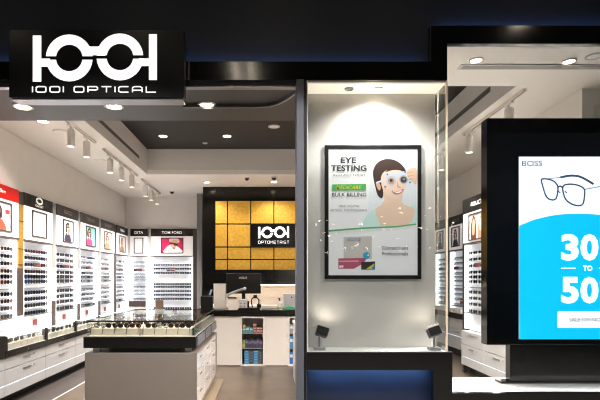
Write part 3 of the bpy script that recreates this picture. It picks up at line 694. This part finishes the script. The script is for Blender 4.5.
m = MB(); m.box(ca, mid - .003, cc, cc + .006, .846, 1.0, M['caseglass']); m.build('front_pane', t)
m = MB(); m.box(mid + .003, cb, cc, cc + .006, .846, 1.0, M['caseglass']); m.build('front_pane', t)
for x in (ca, cb - .006):
    m = MB(); m.box(x, x + .006, cc + .008, ce, .846, 1.0, M['caseglass']); m.build('side_pane', t)
m = MB(); m.box(ca, cb, ce, ce + .006, .846, 1.0, M['caseglass']); m.build('back_pane', t)
m = MB(); m.box(ca, cb, cc, ce, 1.0, 1.006, M['caseglass']); m.build('top_pane', t)
m = MB()
for (x0, x1, y0, y1) in ((ca, cb, cc - .002, cc + .008), (ca, cb, ce - .004, ce + .008), (ca - .002, ca + .008, cc, ce), (cb - .008, cb + .002, cc, ce)): m.box(x0, x1, y0, y1, .994, 1.008, M['black'])
m.box(mid - .003, mid + .003, cc - .001, cc + .007, .846, 1.0, M['black']); m.build('edge_trim', t)
m = MB(); m.box(cb - .035, cb - .015, cc + .04, ce - .02, .846, .93, M['steel']); m.build('side_rail', t)
protos = {}
def copy_tree(o, loc, rz, label, group):
    r = o.copy(); COL.objects.link(r); r.location = loc; r.rotation_euler = (0, 0, rz); r['label'] = label; r['group'] = group
    for ch in list(o.children):
        c = ch.copy(); COL.objects.link(c); c.parent = r
    return r
def island_pair(x, y, z, c, droop, label):
    key = (c, droop); g = 'glasses on the island counter trays'
    lens = {'tortoiseshell': LBR, 'amber': LBR, 'black': LD}.get(c, LCLEAR)
    if key not in protos:
        o = protos[key] = glasses_parts(c, lens, droop, label, g); o.location = (x, y, z); o.rotation_euler = (0, 0, math.pi)
    else: copy_tree(protos[key], (x, y, z), math.pi, label, g)
for half, (a, b, rows, cols) in enumerate(((ca + .012, mid - .01, 5, 4), (mid + .012, cb - .05, 9, 4))):
    for j in range(rows):
        y = cc + .137 + j * (1.62 / rows if half == 0 else .19)
        for i in range(cols):
            x = a + .012 + (i + .5) * (b - a - .024) / cols
            c = R.choice(['tortoiseshell', 'amber', 'black', 'dark red'] if half == 0 else ['amber', 'tortoiseshell', 'black', 'silver', 'amber'])
            side = 'narrow' if half == 0 else 'wide'
            island_pair(x, y, .9185, c, j == 0, f'{c} glasses, {ORD[i]} across, {ORD[j]} row back, in {"first" if half == 0 else "second"} half of the island case')
# ================================================================== TESTING AREA
t = thing('gold_tile_panel', (PX(256, 9.9), 9.9, PZ(271, 9.9)), 'gold leaf tiled feature panel on the black wall', 'wall panel')
gd = 9.9 - .024; cols_ = [(215.5, 227), (228, 250.2), (251.2, 273.4), (274.4, 296.6), (297.6, 309.2)]; rows_ = [(201, 223.4), (224.6, 246.4), (247.6, 259), (260, 271)]
for j, (y0, y1) in enumerate(rows_):
    for i, (x0, x1) in enumerate(cols_):
        if j == 1 and i in (2, 3): continue
        m = MB(); m.box(PX(x0, gd), PX(x1, gd), gd, 9.898, PZ(y1, gd), PZ(y0, gd), M['gold']); m.build('gold_tile', t, 0.002)
t = thing('logo_sign', (PX(273.6, gd), gd, PZ(246.4, gd)), 'black square sign with white spectacle logo among the gold tiles', 'sign')
m = MB(); m.box(PX(250.8, gd), PX(297, gd), gd - .03, 9.9, PZ(246.6, gd), PZ(224.2, gd), M['signblack']); m.build('panel', t)
fl = front(0, gd - .03)
m = MB(); logo(m, fl, PX(273.6, gd), PZ(232.4, gd), (30.8 * gd / F) / 373, 0, .004, M['signlit']); m.build('logo', t)
m = MB(); square_text(m, 'OPTOMETRIST', PX(257.8, gd), PX(289.5, gd), PZ(243.8, gd), PZ(240.9, gd), .006, 0, .003, M['signlit'], fl); m.build('lettering', t)
# workbench along the black wall
t = thing('wall_workbench', (-.3, 9.6, 0), 'white workbench with a lit slatted backsplash below the black wall', 'workbench')
zt_ = PZ(284.5, 9.78)
m = MB(); m.box(PX(204, 9.8), 2.3, 9.62, 9.9, zt_, 1.62, M['blackwall']); m.build('overhead_panel', t)
m = MB(); m.box(PX(204, 9.8), 2.3, 9.25, 9.9, .82, .9, M['white']); m.build('worktop', t)
m = MB(); m.box(PX(204, 9.8), 2.3, 9.3, 9.9, 0, .82, M['white']); m.build('cabinet', t)
m = MB()
for k in range(6):
    z0 = .90 + k * (zt_ - .90) / 6; m.box(PX(226, 9.8), 2.3, 9.86, 9.89, z0 + .006, z0 + (zt_ - .90) / 6, M['white'])
m.box(PX(226, 9.8), 2.3, 9.89, 9.9, .90, zt_, M['cream']); m.build('slat_panel', t)
m = MB(); m.box(PX(226, 9.8), 2.3, 9.64, 9.68, zt_ - .010, zt_, M['ledwarm']); m.build('led_strip', t)
CYF = 7.74
t = thing('reception_counter', (-.35, 8.05, 0), 'white service counter with a black top and open shelf niches', 'counter')
m = MB(); m.box(-1.12, .62, CYF - .02, 8.35, .822, .922, M['blacktrim']); m.build('counter_top', t, 0.003)
nx = [(PX(240.5, CYF), PX(264.5, CYF)), (PX(288, CYF), PX(312, CYF))]
m = MB()
for a, b in ((-1.1, nx[0][0]), (nx[0][1], nx[1][0])): m.box(a, b, CYF, 8.3, 0.012, .822, M['white'])
m.box(nx[0][0], nx[0][1], 8.18, 8.3, 0.012, .822, M['white']); m.box(nx[1][0], nx[1][1], 8.18, 8.3, 0.012, .822, M['white']); m.build('body', t)
for a, b in nx:
    m = MB(); f_ = .025
    m.box(a + .001, a + f_, CYF - .012, 8.18, 0, .815, M['white']); m.box(b - f_, b - .001, CYF - .012, 8.18, 0, .815, M['white'])
    m.box(a + f_, b - f_, CYF - .012, 8.18, .79, .815, M['white']); m.box(a + f_, b - f_, CYF - .012, 8.18, 0, .025, M['white']); nf = m.build('niche_frame', t, 0.002)
    for z in (.28, .53):
        m = MB(); m.box(a + f_, b - f_, CYF + .01, 8.18, z, z + .012, M['greypost']); m.build('shelf', nf)
def cbox(x0, x1, z0, h, c, label, y=CYF + .03, dep=.14, group='lens boxes in the counter niches', stripe=None):
    t = thing('lens_box', ((x0 + x1) / 2, y + dep / 2, z0), label, 'box', group)
    m = MB(); m.box(x0, x1, y, y + dep, z0, z0 + h, pm(c)); m.build('carton', t, 0.001)
    m = MB(); m.box(x0 + (x1 - x0) * .1, x1 - (x1 - x0) * .1, y - .0015, y, z0 + h * .55, z0 + h * .8, pm(stripe or (210, 214, 216))); m.build('print_band', t)
a, b = nx[0][0] + .03, nx[0][1] - .03; W_ = b - a
cn = {'blue': (62, 128, 176), 'grey': (88, 92, 104)}
for i in range(4):
    for j in range(5):
        c = 'blue' if i % 2 == 0 else 'grey'
        cbox(a + .03 + i * (W_ - .03) / 4 + .003, a + .03 + (i + 1) * (W_ - .03) / 4 - .003, .0255 + j * .045, .044, cn[c], f'{c} lens carton, {ORD[i]} stack on the bottom niche shelf, {ORD[j]} box up', stripe=(120, 170, 205) if c == 'blue' else (60, 62, 72))
for i in range(7):
    c, nme = ((150, 170, 60), 'yellow-green') if i == 0 else ((66, 64, 84), 'dark purple-grey')
    cbox(a + i * W_ / 7 + .002, a + (i + 1) * W_ / 7 - .003, .293, .13 + .015 * (i % 2), c, f'{nme} upright lens carton, {ORD[i]} along the middle niche shelf', stripe=(120, 116, 140))
for i in range(3): cbox(a + i * .058 + .002, a + (i + 1) * .058 - .003, .543, .085 + .01 * (i % 2), (76, 136, 140), f'teal lens carton, {ORD[i]} along the top niche shelf')
cbox(a + .004, a + .05, .543 + .0855, .04, (196, 160, 60), 'small yellow carton lying on the teal carton in the counter niche')
for i in range(3):
    for j in range(2): cbox(a + .178 + i * .054, a + .178 + i * .054 + .05, .543 + j * .046, .045, (150, 66, 52), f'rust red lens carton, {ORD[i]} red stack on the top niche shelf, {"lower" if j == 0 else "upper"} box')
cbox(a + .178, a + .228, .543 + .0925, .06, (158, 70, 56), 'tall rust red carton on the first red stack of the niche')
a2 = nx[1][0] + .03
for i in range(2):
    cbox(a2 + i * .06, a2 + i * .06 + .055, .0255, .2, (50, 110, 180), f'tall blue carton, {ORD[i]} on the bottom shelf of the half-hidden niche')
    cbox(a2 + i * .06, a2 + i * .06 + .055, .293, .19, (70, 134, 190), f'tall blue carton, {ORD[i]} on the middle shelf of the half-hidden niche')
    cbox(a2 + i * .06, a2 + i * .06 + .055, .543, .13, (150, 156, 162), f'grey carton, {ORD[i]} on the top shelf of the half-hidden niche')
t = thing('service_desk', (.65, 5.9, 0), 'white panelled desk end beside the door jamb', 'desk')
m = MB(); m.box(.362, .95, 5.0, 6.77, .03, .80, M['white']); m.build('cabinet', t, 0.003)
m = MB(); m.box(.35, .96, 4.98, 6.79, .81, .845, M['white']); m.build('desk_top', t, 0.003)
m = MB(); m.box(.372, .95, 5.01, 6.76, .80, .81, M['seam']); m.build('shadow_gap', t)
m = MB(); m.box(.39, .93, 5.03, 6.74, 0, .03, M['black']); m.build('plinth', t)
# things on the counter
cd = 8.12
def q(px, py, d=cd): return PX(px, d), PZ(py, d)
t = thing('computer_monitor', (PX(243.5, cd), cd, .922), 'large black monitor seen from behind on the counter', 'monitor')
x0, z1 = q(226.2, 273.2); x1, z0 = q(260.8, 293.6)
m = MB(); m.box(x0, x1, cd - .02, cd + .02, z0, z1, M['black']); sc = m.build('housing', t, 0.006)
m = MB(); m.box(x0 + .012, x1 - .012, cd + .02, cd + .022, z0 + .012, z1 - .012, pm((180, 200, 220), 0.3)); m.build('screen', sc)
m = MB(); text(m, 'ASUS', PX(238.8, cd), PX(247.2, cd), PZ(278.8, cd), PZ(276.6, cd), .02, M['greyletters'], front(0, cd), 0.03, .001); m.build('logo', sc)
m = MB(); m.box(PX(243.5, cd) - .03, PX(243.5, cd) + .03, cd + .022, cd + .05, .935, z0 + .12, M['black']); m.build('stand', t)
m = MB(); m.box(PX(243.5, cd) - .12, PX(243.5, cd) + .12, cd - .02, cd + .16, .922, .935, M['black']); m.build('foot', t, 0.004)
t = thing('white_cabinet', (PX(219.5, 8.1), 8.1, .922), 'upright white equipment cabinet at the end of the black counter top', 'cabinet')
x0, z1 = q(213.6, 284.5, 8.05); x1, _ = q(225.3, 284, 8.05); m = MB(); m.box(x0, x1, 8.05, 8.3, .922, z1, M['cream']); m.build('body', t, 0.006)
m = MB(); m.box(x0 - .006, x1 + .006, 8.045, 8.305, z1, z1 + .012, M['white']); m.build('lid', t, 0.003)
dd = 7.82
t = thing('lens_instrument', (PX(238, dd), dd, .922), 'pale optical instrument with a raised jointed arm before the monitor', 'instrument')
x0, z1 = q(227.5, 298.5, dd); x1, z0 = q(247, 309.5, dd)
m = MB(); m.poly([(x0 + .03, .922), (x0 + .16, .922), (x0 + .19, .95), (x0 + .19, z1), (x0 + .03, z1 - .01), (x0, z1 - .04), (x0 + .01, .98)], -.14, 0.0, M['cream'], front(0, dd - .08)); m.build('body', t, 0.004)
m = MB(); m.box(x0 + .20, x0 + .33, dd - .07, dd + .06, .952, z1 - .01, M['drawer']); hd = m.build('lens_block', t, 0.008)
for k in range(4):
    m = MB(); m.lathe([(.010, 0), (.010, .008)], (x0 + .228 + (k % 2) * .06, dd - .078, .985 + (k // 2) * .045), M['headerred'] if k == 1 else M['seam'], 10, axis='y'); m.build('dial', hd)
m = MB(); m.box(x0 + .18, x0 + .36, dd - .06, dd + .06, .922, .95, M['black']); m.build('base', t, 0.004)
ad_ = dd - .09
m = MB(); m.tube(spline([(PX(227.5, ad_), ad_, PZ(297.5, ad_)), (PX(229, ad_), ad_, PZ(294.5, ad_)), (PX(234, ad_), ad_, PZ(292.2, ad_)), (PX(243.5, ad_), ad_, PZ(288.8, ad_))], 5, closed=False), .021, M['greypost'], 10); m.build('arm', t)
m = MB(); m.lathe([(.012, -.03), (.026, -.028), (.028, .0), (.026, .03), (.012, .032)], (PX(244.6, ad_), ad_, PZ(288.6, ad_)), M['drawer'], 14, axis='y'); m.build('arm_joint', t)
m = MB(); m.tube([(PX(228, ad_), ad_, PZ(297.9, ad_)), (PX(236.5, ad_), ad_, PZ(297.9, ad_))], .013, M['black'], 8); m.build('grip', t)
d3 = 7.9
t = thing('lens_meter', (PX(254, d3), d3, .922), 'dark lens measuring device with an open frame beside the pale instrument', 'instrument')
m = MB(); m.box(PX(248, d3), PX(260, d3), d3 - .08, d3 + .08, .922, .952, M['black']); m.build('base', t, 0.004)
m = MB(); m.tube(spline([(PX(252.5, d3), d3, .952), (PX(251.5, d3), d3, 1.08), (PX(255, d3), d3, 1.13), (PX(258.8, d3), d3, 1.08), (PX(258, d3), d3, .952)], 5, closed=False), .010, M['black'], 8); m.build('frame', t)
m = MB(); m.box(PX(253.5, d3), PX(257, d3), d3 - .03, d3 + .03, 1.11, 1.165, M['black']); m.build('head', t, 0.005)
m = MB(); m.box(PX(256.8, d3), PX(261.2, d3), d3 - .05, d3 + .05, .952, 1.01, M['black']); m.build('eyepiece_block', t, 0.006)
m = MB(); m.box(PX(246.2, d3), PX(249.3, d3), d3 - .03, d3 + .03, .98, 1.06, M['black']); m.box(PX(247.5, d3), PX(249.3, d3), d3 - .02, d3 + .02, .95, .98, M['black']); m.build('side_knob', t, 0.004)
d4 = 7.85
t = thing('spray_bottle', (PX(279.5, d4), d4, .922), 'white pump bottle with black cap and green band on the counter', 'bottle')
m = MB(); m.lathe([(.036, 0), (.040, .01), (.040, .10), (.034, .125), (.014, .14), (.014, .15)], (PX(279.5, d4), d4, .922), M['white'], 20); bt = m.build('body', t)
m = MB(); m.lathe([(.0405, .015), (.0408, .016), (.0408, .04), (.0405, .041)], (PX(279.5, d4), d4, .922), pm((110, 190, 90)), 20); m.build('label_band', bt)
m = MB(); m.lathe([(.016, .15), (.016, .172), (.008, .175), (.008, .185)], (PX(279.5, d4), d4, .922), M['black'], 14); m.box(PX(279.5, d4) - .03, PX(279.5, d4) + .01, d4 - .007, d4 + .007, 1.105, 1.118, M['black']); m.build('pump', t)
t = thing('green_box', (PX(289.8, d4), d4, .922), 'small green tissue box on the black counter top', 'box')
m = MB(); m.box(PX(286, d4), PX(294, d4), d4 - .05, d4 + .05, .922, .978, pm((70, 170, 120))); m.build('carton', t, 0.006)
m = MB(); m.box(PX(288, d4), PX(291.5, d4), d4 - .015, d4 + .015, .978, .981, M['black']); m.build('slot', t)
t = thing('card_terminal', (PX(288.5, 8.15), 8.15, .922), 'pale desk terminal standing behind the green box', 'terminal')
m = MB(); m.box(PX(283.5, 8.15), PX(297, 8.15), 8.15, 8.25, .922, PZ(293.5, 8.15), M['drawer']); m.build('housing', t, 0.01)
m = MB(); m.box(PX(291, 8.15), PX(292, 8.15), 8.145, 8.15, PZ(298, 8.15), PZ(296.6, 8.15), M['black']); m.build('camera_dot', t)
m = MB(); m.box(PX(262, d4), PX(269.5, d4), d4 - .05, d4 + .08, .922, .955, M['greypost']); tag(m.build('keypad', None, 0.005), 'flat grey keypad lying on the counter beside the monitor', 'keypad')
t = thing('leaflet_stand', (PX(159, 6.5), 6.5, 1.009), 'small brown leaflet card standing on the glass top of the island', 'leaflet')
m = MB(); m.poly([(PX(155.5, 6.5), 1.009), (PX(163.5, 6.5), 1.009), (PX(163.5, 6.5), 1.145), (PX(155.5, 6.5), 1.145)], 0, .012, pm((112, 88, 74)), front(0, 6.5)); m.build('card', t)
m = MB(); m.box(PX(154.5, 6.5), PX(164.5, 6.5), 6.47, 6.54, 1.0085, 1.0125, M['acrylic']); m.build('base', t)
m = MB(); m.box(PX(128.5, 10.9), PX(145.5, 10.9), 10.93, 10.97, 0, PZ(301, 10.9), M['white']); m.box(PX(128.5, 10.9), PX(145.5, 10.9), 10.92, 10.93, PZ(306.5, 10.9), PZ(301, 10.9), M['brownpost']); tag(m.build('display_stand'), 'low white stand with a brown top band in the corner bay', 'stand')
# dark till screen at the island's far corner
d5 = 7.78
t = thing('till_screen', (PX(206.5, d5), d5, .922), 'dark till screen standing at the counter end above the island corner', 'screen')
m = MB(); m.box(PX(200.5, d5), PX(212.8, d5), d5, d5 + .04, PZ(309, d5), PZ(296.2, d5), M['black']); m.build('housing', t, 0.005)
m = MB(); m.box(PX(204, d5), PX(209, d5), d5 + .0, d5 + .05, .922, PZ(309, d5), M['black']); m.build('stand', t)
m = MB(); m.box(-1.2, -1.12, 7.72, 8.35, 0, .922, M['black']); tag(m.build('counter_return', None, 0.003), 'black end panel closing the service counter beside the display island', 'panel')
t = thing('card_reader', (PX(210.5, 7.95), 7.95, PZ(296.2, 7.95)), 'small tilted phone on a stand above the till screen', 'phone')
m = MB(); m.poly([(PX(208.7, 7.95), PZ(294.8, 7.95)), (PX(210.6, 7.95), PZ(294.8, 7.95)), (PX(212.6, 7.95), PZ(289.6, 7.95)), (PX(210.6, 7.95), PZ(289.6, 7.95))], 0, .012, pm((150, 160, 190), 0.2), front(0, 7.95)); m.build('phone_body', t)
m = MB(); m.box(PX(209, 7.95), PX(210.2, 7.95), 7.95, 7.97, .922, PZ(294.6, 7.95), M['black']); m.build('stand', t)

# ================================================================== POSTER IN THE NICHE
pd = NY; Y0 = NY
fp = lambda u, v, n: (PX(u, pd), NY - n, PZ(v, pd))      # u, v measured on the sheet
t = thing('wall_poster', (PX(372.7, pd), NY, PZ(279, pd)), 'black-framed eye testing poster of a smiling woman in a trial frame', 'poster')
m = MB()
X0, X1, Z0, Z1 = PX(324.6, pd), PX(420.8, pd), PZ(279, pd), PZ(145.6, pd); w_ = .032
for a, b, c, d_ in ((X0, X1, Z0, Z0 + w_), (X0, X1, Z1 - w_, Z1), (X0, X0 + w_, Z0 + w_, Z1 - w_), (X1 - w_, X1, Z0 + w_, Z1 - w_)): m.box(a, b, NY - .018, NY, c, d_, M['black'])
m.build('frame', t, 0.002)
def flat(m, pts, c, n, fr=None, e=0.0):
    mm = pm(c, e) if isinstance(c, tuple) else c
    P_ = [(fr or fp)(u, v, n) for u, v in pts]
    m.add(P_, [tuple(range(len(P_)))], mm)
E_ = 0.18
m = MB(); m.box(X0 + w_, X1 - w_, NY - .012, NY, Z0 + w_, Z1 - w_, M['paper']); sheet = m.build('print', t)
m = MB(); L = .0124
def A(pts, c, lay, e=E_): flat(m, [(315 + x / 5.19, 140 + y / 5.19) for x, y in pts], c, L + lay * .0003, None, e)
def S(pts, k=6): return spline(pts, k)
A([(300, 60), (522, 60), (522, 440), (240, 452), (270, 380)], (224, 230, 234), 1)
A(S([(238, 455), (250, 420), (285, 375), (315, 352), (350, 350), (480, 345), (522, 340), (522, 434), (400, 446)], 3), (204, 232, 227), 2)
A(S([(312, 366), (335, 438), (348, 447), (420, 444), (488, 438), (516, 364), (480, 344), (450, 325), (445, 280), (355, 270), (358, 312), (340, 340)], 5), (233, 202, 180), 3)
A(S([(300, 190), (303, 150), (325, 118), (365, 101), (410, 106), (448, 130), (472, 170), (455, 185), (440, 170), (380, 178), (360, 200), (352, 250), (352, 285), (345, 303), (325, 290), (312, 250)], 5), (58, 38, 32), 4)
A(S([(342, 190), (362, 163), (400, 148), (440, 155), (468, 182), (472, 215), (464, 252), (448, 288), (425, 306), (395, 300), (366, 284), (350, 258), (342, 228)], 5), (241, 210, 190), 5)
A(S([(362, 168), (400, 140), (440, 148), (462, 176), (440, 160), (402, 158)], 4), (58, 38, 32), 6)
A(S([(314, 226), (326, 220), (338, 238), (336, 262), (324, 256)], 4), (216, 172, 146), 6)
A(S([(470, 168), (490, 152), (524, 150), (524, 228), (506, 220), (488, 204), (474, 186)], 4), (228, 190, 166), 6)
for y in (172, 190, 206): A([(476, y), (505, y - 6), (506, y - 3), (477, y + 3)], (196, 150, 126), 7)
A([(314, 220), (372, 200), (374, 210), (316, 228)], (214, 220, 230), 7)
A(S([(366, 184), (410, 172), (468, 164), (474, 178), (440, 190), (425, 205), (405, 240), (380, 240), (368, 215)], 4), (206, 212, 222), 7)
A(disc(393, 213, 25), (196, 200, 208), 8); A(disc(393, 214, 17), (190, 152, 132), 9); A(disc(393, 212, 8), (70, 50, 44), 10)
A(disc(457, 207, 22), (168, 172, 182), 8); A(disc(457, 208, 16), (60, 56, 60), 9); A(disc(459, 205, 7), (150, 120, 108), 10)
for x, y in ((373, 180), (362, 244), (465, 168), (490, 222)): A(disc(x, y, 5), (70, 140, 200), 11)
A(S([(425, 215), (432, 240), (446, 246), (436, 250), (424, 244)], 4), (210, 164, 138), 9)
A(S([(396, 264), (425, 268), (458, 254), (448, 274), (425, 284), (405, 278)], 4), (206, 120, 112), 9); A(S([(402, 267), (426, 270), (450, 261), (440, 273), (422, 277)], 4), (250, 244, 240), 10)
A([(70, 468), (240, 455), (420, 447), (522, 434), (522, 441), (420, 455), (240, 463), (70, 477)], (96, 170, 110), 11)
A([(147, 504), (293, 500), (293, 618), (147, 620)], (200, 194, 190), 3); A([(120, 615), (270, 612), (250, 640), (200, 668), (120, 668)], (178, 84, 110), 4)
A([(238, 634), (310, 630), (310, 673), (238, 673)], (44, 40, 38), 5); A(disc(265, 600, 18), (50, 160, 205), 6); A([(268, 600), (275, 590), (280, 604)], (230, 240, 245), 7)
A([(262, 670), (306, 640), (308, 672)], (190, 190, 80), 6); A([(290, 668), (306, 645), (308, 672)], (60, 130, 190), 7); A([(124, 652), (146, 651), (146, 662), (124, 663)], (240, 220, 224), 6); A([(124, 627), (225, 625), (225, 632), (124, 634)], (222, 160, 174), 6)
m.build('picture', sheet, fixn=False)
m = MB()
def tp(body, x0, x1, y0, y1, c, bold=0.0, shear=0.0):
    text(m, body, 315 + x0 / 5.19, 315 + x1 / 5.19, 140 + y1 / 5.19, 140 + y0 / 5.19, L + .0036, c if not isinstance(c, tuple) else pm(c), fp, bold, 0.0004, shear)
tp('EYE', 132, 213, 92, 122, M['ink'], .03); tp('TESTING', 82, 266, 133, 163, M['ink'], .03); tp('AVAILABLE TODAY', 92, 260, 178, 190, (110, 106, 104))
flat(m, [(315 + x / 5.19, 140 + y / 5.19) for x, y in ((88, 232), (263, 230), (263, 262), (88, 264))], (70, 172, 84), L + .003, None, E_)
tp('MEDICARE', 108, 240, 238, 258, (244, 226, 60), .008, .25); tp('BULK BILLING', 87, 264, 275, 295, M['ink'], .01)
tp('FREE DIGITAL', 122, 230, 339, 350, (110, 106, 104)); tp('RETINAL PHOTOGRAPHY', 80, 270, 361, 373, (110, 106, 104))
tp('Contact Lens', 345, 480, 551, 570, (60, 54, 52), .008); tp('Professionals', 345, 480, 580, 600, (60, 54, 52), .008); tp('ACUVUE', 163, 236, 509, 526, (150, 170, 200), .02)
m.build('lettering', sheet, fixn=False)
# two little spot lamps on the niche sill
for px, lab, tgt in ((319.5, 'small adjustable spot lamp on the white niche sill beside the door jamb', 1), (434, 'small adjustable spot lamp on the white niche sill beside the shop window', -1)):
    ly = 3.84; x = PX(px, ly)
    t = thing('spot_lamp', (x, ly, .862), lab, 'lamp', 'spot lamps on the niche sill')
    m = MB(); m.box(x - .045, x + .045, ly - .04, ly + .04, .862, .885, M['drawer']); m.build('base', t, 0.003)
    m = MB(); m.tube([(x, ly, .885), (x, ly, .985)], .009, M['drawer'], 10); m.build('stem', t)
    hz_ = 1.01; hx = x + (.02 if tgt > 0 else -.0)
    dirv = Vector((.30 * tgt, .34, .85)).normalized()
    qr = Vector((0, 0, 1)).rotation_difference(dirv)
    def tf(v): w = qr @ Vector(v); return (hx + w.x, ly + w.y, hz_ + w.z)
    m = MB(); m.box(-.048, .048, -.04, .04, -.035, .035, M['black'], fr=lambda a, b, c: tf((a, b, c))); hd = m.build('lamp_head', t, 0.004)
    m = MB(); m.box(-.05, .05, -.042, .042, .036, .048, M['white'], fr=lambda a, b, c: tf((a, b, c))); m.build('rim', hd)
    m = MB(); m.box(-.04, .04, -.032, .032, .0485, .0505, M['lampsoft'], fr=lambda a, b, c: tf((a, b, c))); m.build('lamp', hd)
    spot('light', (hx + dirv.x * .07, ly + dirv.y * .07, hz_ + dirv.z * .07), .9 if tgt > 0 else .45, (1, .9, .76), 150, 0.8, 0.02, target=(hx + dirv.x, ly + dirv.y, hz_ + dirv.z))

# ================================================================== DIGITAL SCREEN IN THE WINDOW
sd = 4.08
fsn = lambda u, v, n: (PX(u, sd), sd - n, PZ(v, sd))
t = thing('digital_screen', (PX(588, sd), sd + .05, .533), 'tall black digital screen showing a blue eyewear sale in the window', 'screen')
m = MB(); m.box(PX(487, sd), PX(689, sd), sd, sd + .115, PZ(345, sd), PZ(118, sd), M['screenblack']); hs = m.build('housing', t, 0.004)
m = MB(); m.box(PX(510, 4.10), PX(666, 4.10), 4.10, 4.18, .533, PZ(345, sd) + .01, M['blackgloss']); m.box(PX(500, 4.10), PX(676, 4.10), 4.08, 4.2, .533, .55, M['blackgloss']); m.build('pedestal', t, 0.003)
SE = 0.95
m = MB(); dsp = [(518.8, 339.2), (655.5, 339.2), (655.5, 156.8), (518.8, 156.8)]
m.poly(dsp, 0, .003, pm((238, 243, 255), SE), fsn); disp = m.build('display', hs)
m = MB(); LL = .0034
def D(pts, c, lay=0): flat(m, pts, c, LL + lay * .0004, fsn, SE)
crv = spline([(518.8, 226), (528, 222), (537, 219), (557, 214.8), (580, 213.8), (600, 215), (622, 219), (640, 224.5), (655.5, 231)], 5, closed=False)
D(crv + [(655.5, 339.2), (518.8, 339.2)], (0, 186, 246))
def Z(x, y): return 500 + x / 4, 140 + y / 4
def ST(pts, w, c, closed=False, lay=2):
    for qd in stroke([Z(*p) for p in pts], w * 1.45 / 4, closed): D(qd, c, lay)
fk = (44, 62, 84)
ST(spline([(165, 158), (190, 157), (215, 166), (229, 184), (230, 205), (224, 232), (212, 240), (195, 236), (182, 222), (170, 185)], 4), 4, fk, True)
ST(spline([(250, 190), (258, 180), (285, 177), (315, 183), (336, 198), (336, 230), (330, 256), (312, 263), (285, 256), (262, 238), (252, 212)], 4), 4, fk, True)
ST(spline([(229, 190), (240, 185), (250, 192)], 4, False), 4, fk); ST([(165, 158), (240, 150)], 2.5, (130, 144, 166)); ST(spline([(240, 150), (280, 143), (315, 146), (345, 160), (373, 177)], 4, False), 6, fk)
ST([(336, 198), (400, 186), (440, 178)], 3, (130, 144, 166)); ST([(232, 205), (240, 212)], 3, fk); ST([(258, 205), (266, 212)], 3, fk)
wh = (255, 255, 255)
D([(560.7, 267.7), (575.5, 267.7), (575.5, 268.7), (560.7, 268.7)], wh, 2); D([(598.8, 267.7), (613.6, 267.7), (613.6, 268.7), (598.8, 268.7)], wh, 2)
D([(557.3, 311.4), (617, 311.4), (617, 327.8), (557.3, 327.8)], wh, 2)
m.build('graphics', disp, fixn=False)
m = MB()
def ts(body, x0, x1, y0, y1, c, bold=0.0): text(m, body, x0, x1, y1, y0, LL + .0012, pm(c, SE), fsn, bold, .0004)
def digit(ch, x0, x1, y0, y1):
    k_ = MB(); text(k_, ch, x0, x1, y1, y0, LL + .0012, pm(wh, SE), fsn, .012 if ch == '%' else .045, .0004); k_.build('numeral', disp, fixn=False)
for ch, x0, x1 in (('3', 560.8, 578.5), ('0', 580, 598.2), ('%', 599.5, 615)): digit(ch, x0, x1, 234, 260.8)
for ch, x0, x1 in (('5', 560.8, 578.5), ('0', 580, 598.2), ('%', 599.5, 615)): digit(ch, x0, x1, 276.8, 303.6)
ts('TO', 582.6, 592, 265.4, 271, wh, .04); ts('SALE ON NOW', 568.8, 606, 317.6, 321.6, (30, 60, 96), .015); ts('BOSS', 521.8, 542, 160.8, 166.2, (20, 30, 50), .006); ts('EYEWEAR', 522.4, 541.6, 167.2, 168.3, (150, 165, 190))
m.build('lettering', disp, fixn=False)

# ================================================================== GENERAL LIGHT
for i, (x, y) in enumerate(((-1.2, 6.1), (1.3, 6.1), (-1.2, 5.1), (1.3, 5.1))): downlight(x, y, DZ, .06, ['lit downlight in the raised charcoal ceiling over the island counter', 'lit downlight in the raised charcoal ceiling over the service desk', 'lit downlight in the raised charcoal ceiling just inside the entrance, sign side', 'lit downlight in the raised charcoal ceiling just behind the poster niche'][i], 110)  # downlights added out of view as general fill for the interior
w = bpy.data.worlds.new('mall_air'); scene.world = w; w.use_nodes = True
bg = w.node_tree.nodes['Background']; bg.inputs[0].default_value = (0.55, 0.62, 0.75, 1); bg.inputs[1].default_value = 0.06

cam = bpy.data.cameras.new('camera'); co = bpy.data.objects.new('camera', cam); COL.objects.link(co)
co.location = (0, 0, EYE); co.rotation_euler = (math.pi / 2, 0, 0)
cam.sensor_width = 36; cam.lens = F / 600 * 36; cam.shift_x = (300 - CX) / 600; cam.shift_y = (CY - 200) / 600
cam.clip_start = 0.05; cam.clip_end = 100
scene.camera = co
vs = scene.view_settings; vs.view_transform = 'Standard'; vs.look = 'None'; vs.gamma = 1; vs.use_curve_mapping = False; vs.exposure = 0.25
cy = scene.cycles
cy.use_denoising = True; cy.filter_width = 1.1; cy.max_bounces = 10; cy.transparent_max_bounces = 24; cy.sample_clamp_indirect = 30.0; cy.caustics_reflective = False; cy.caustics_refractive = False
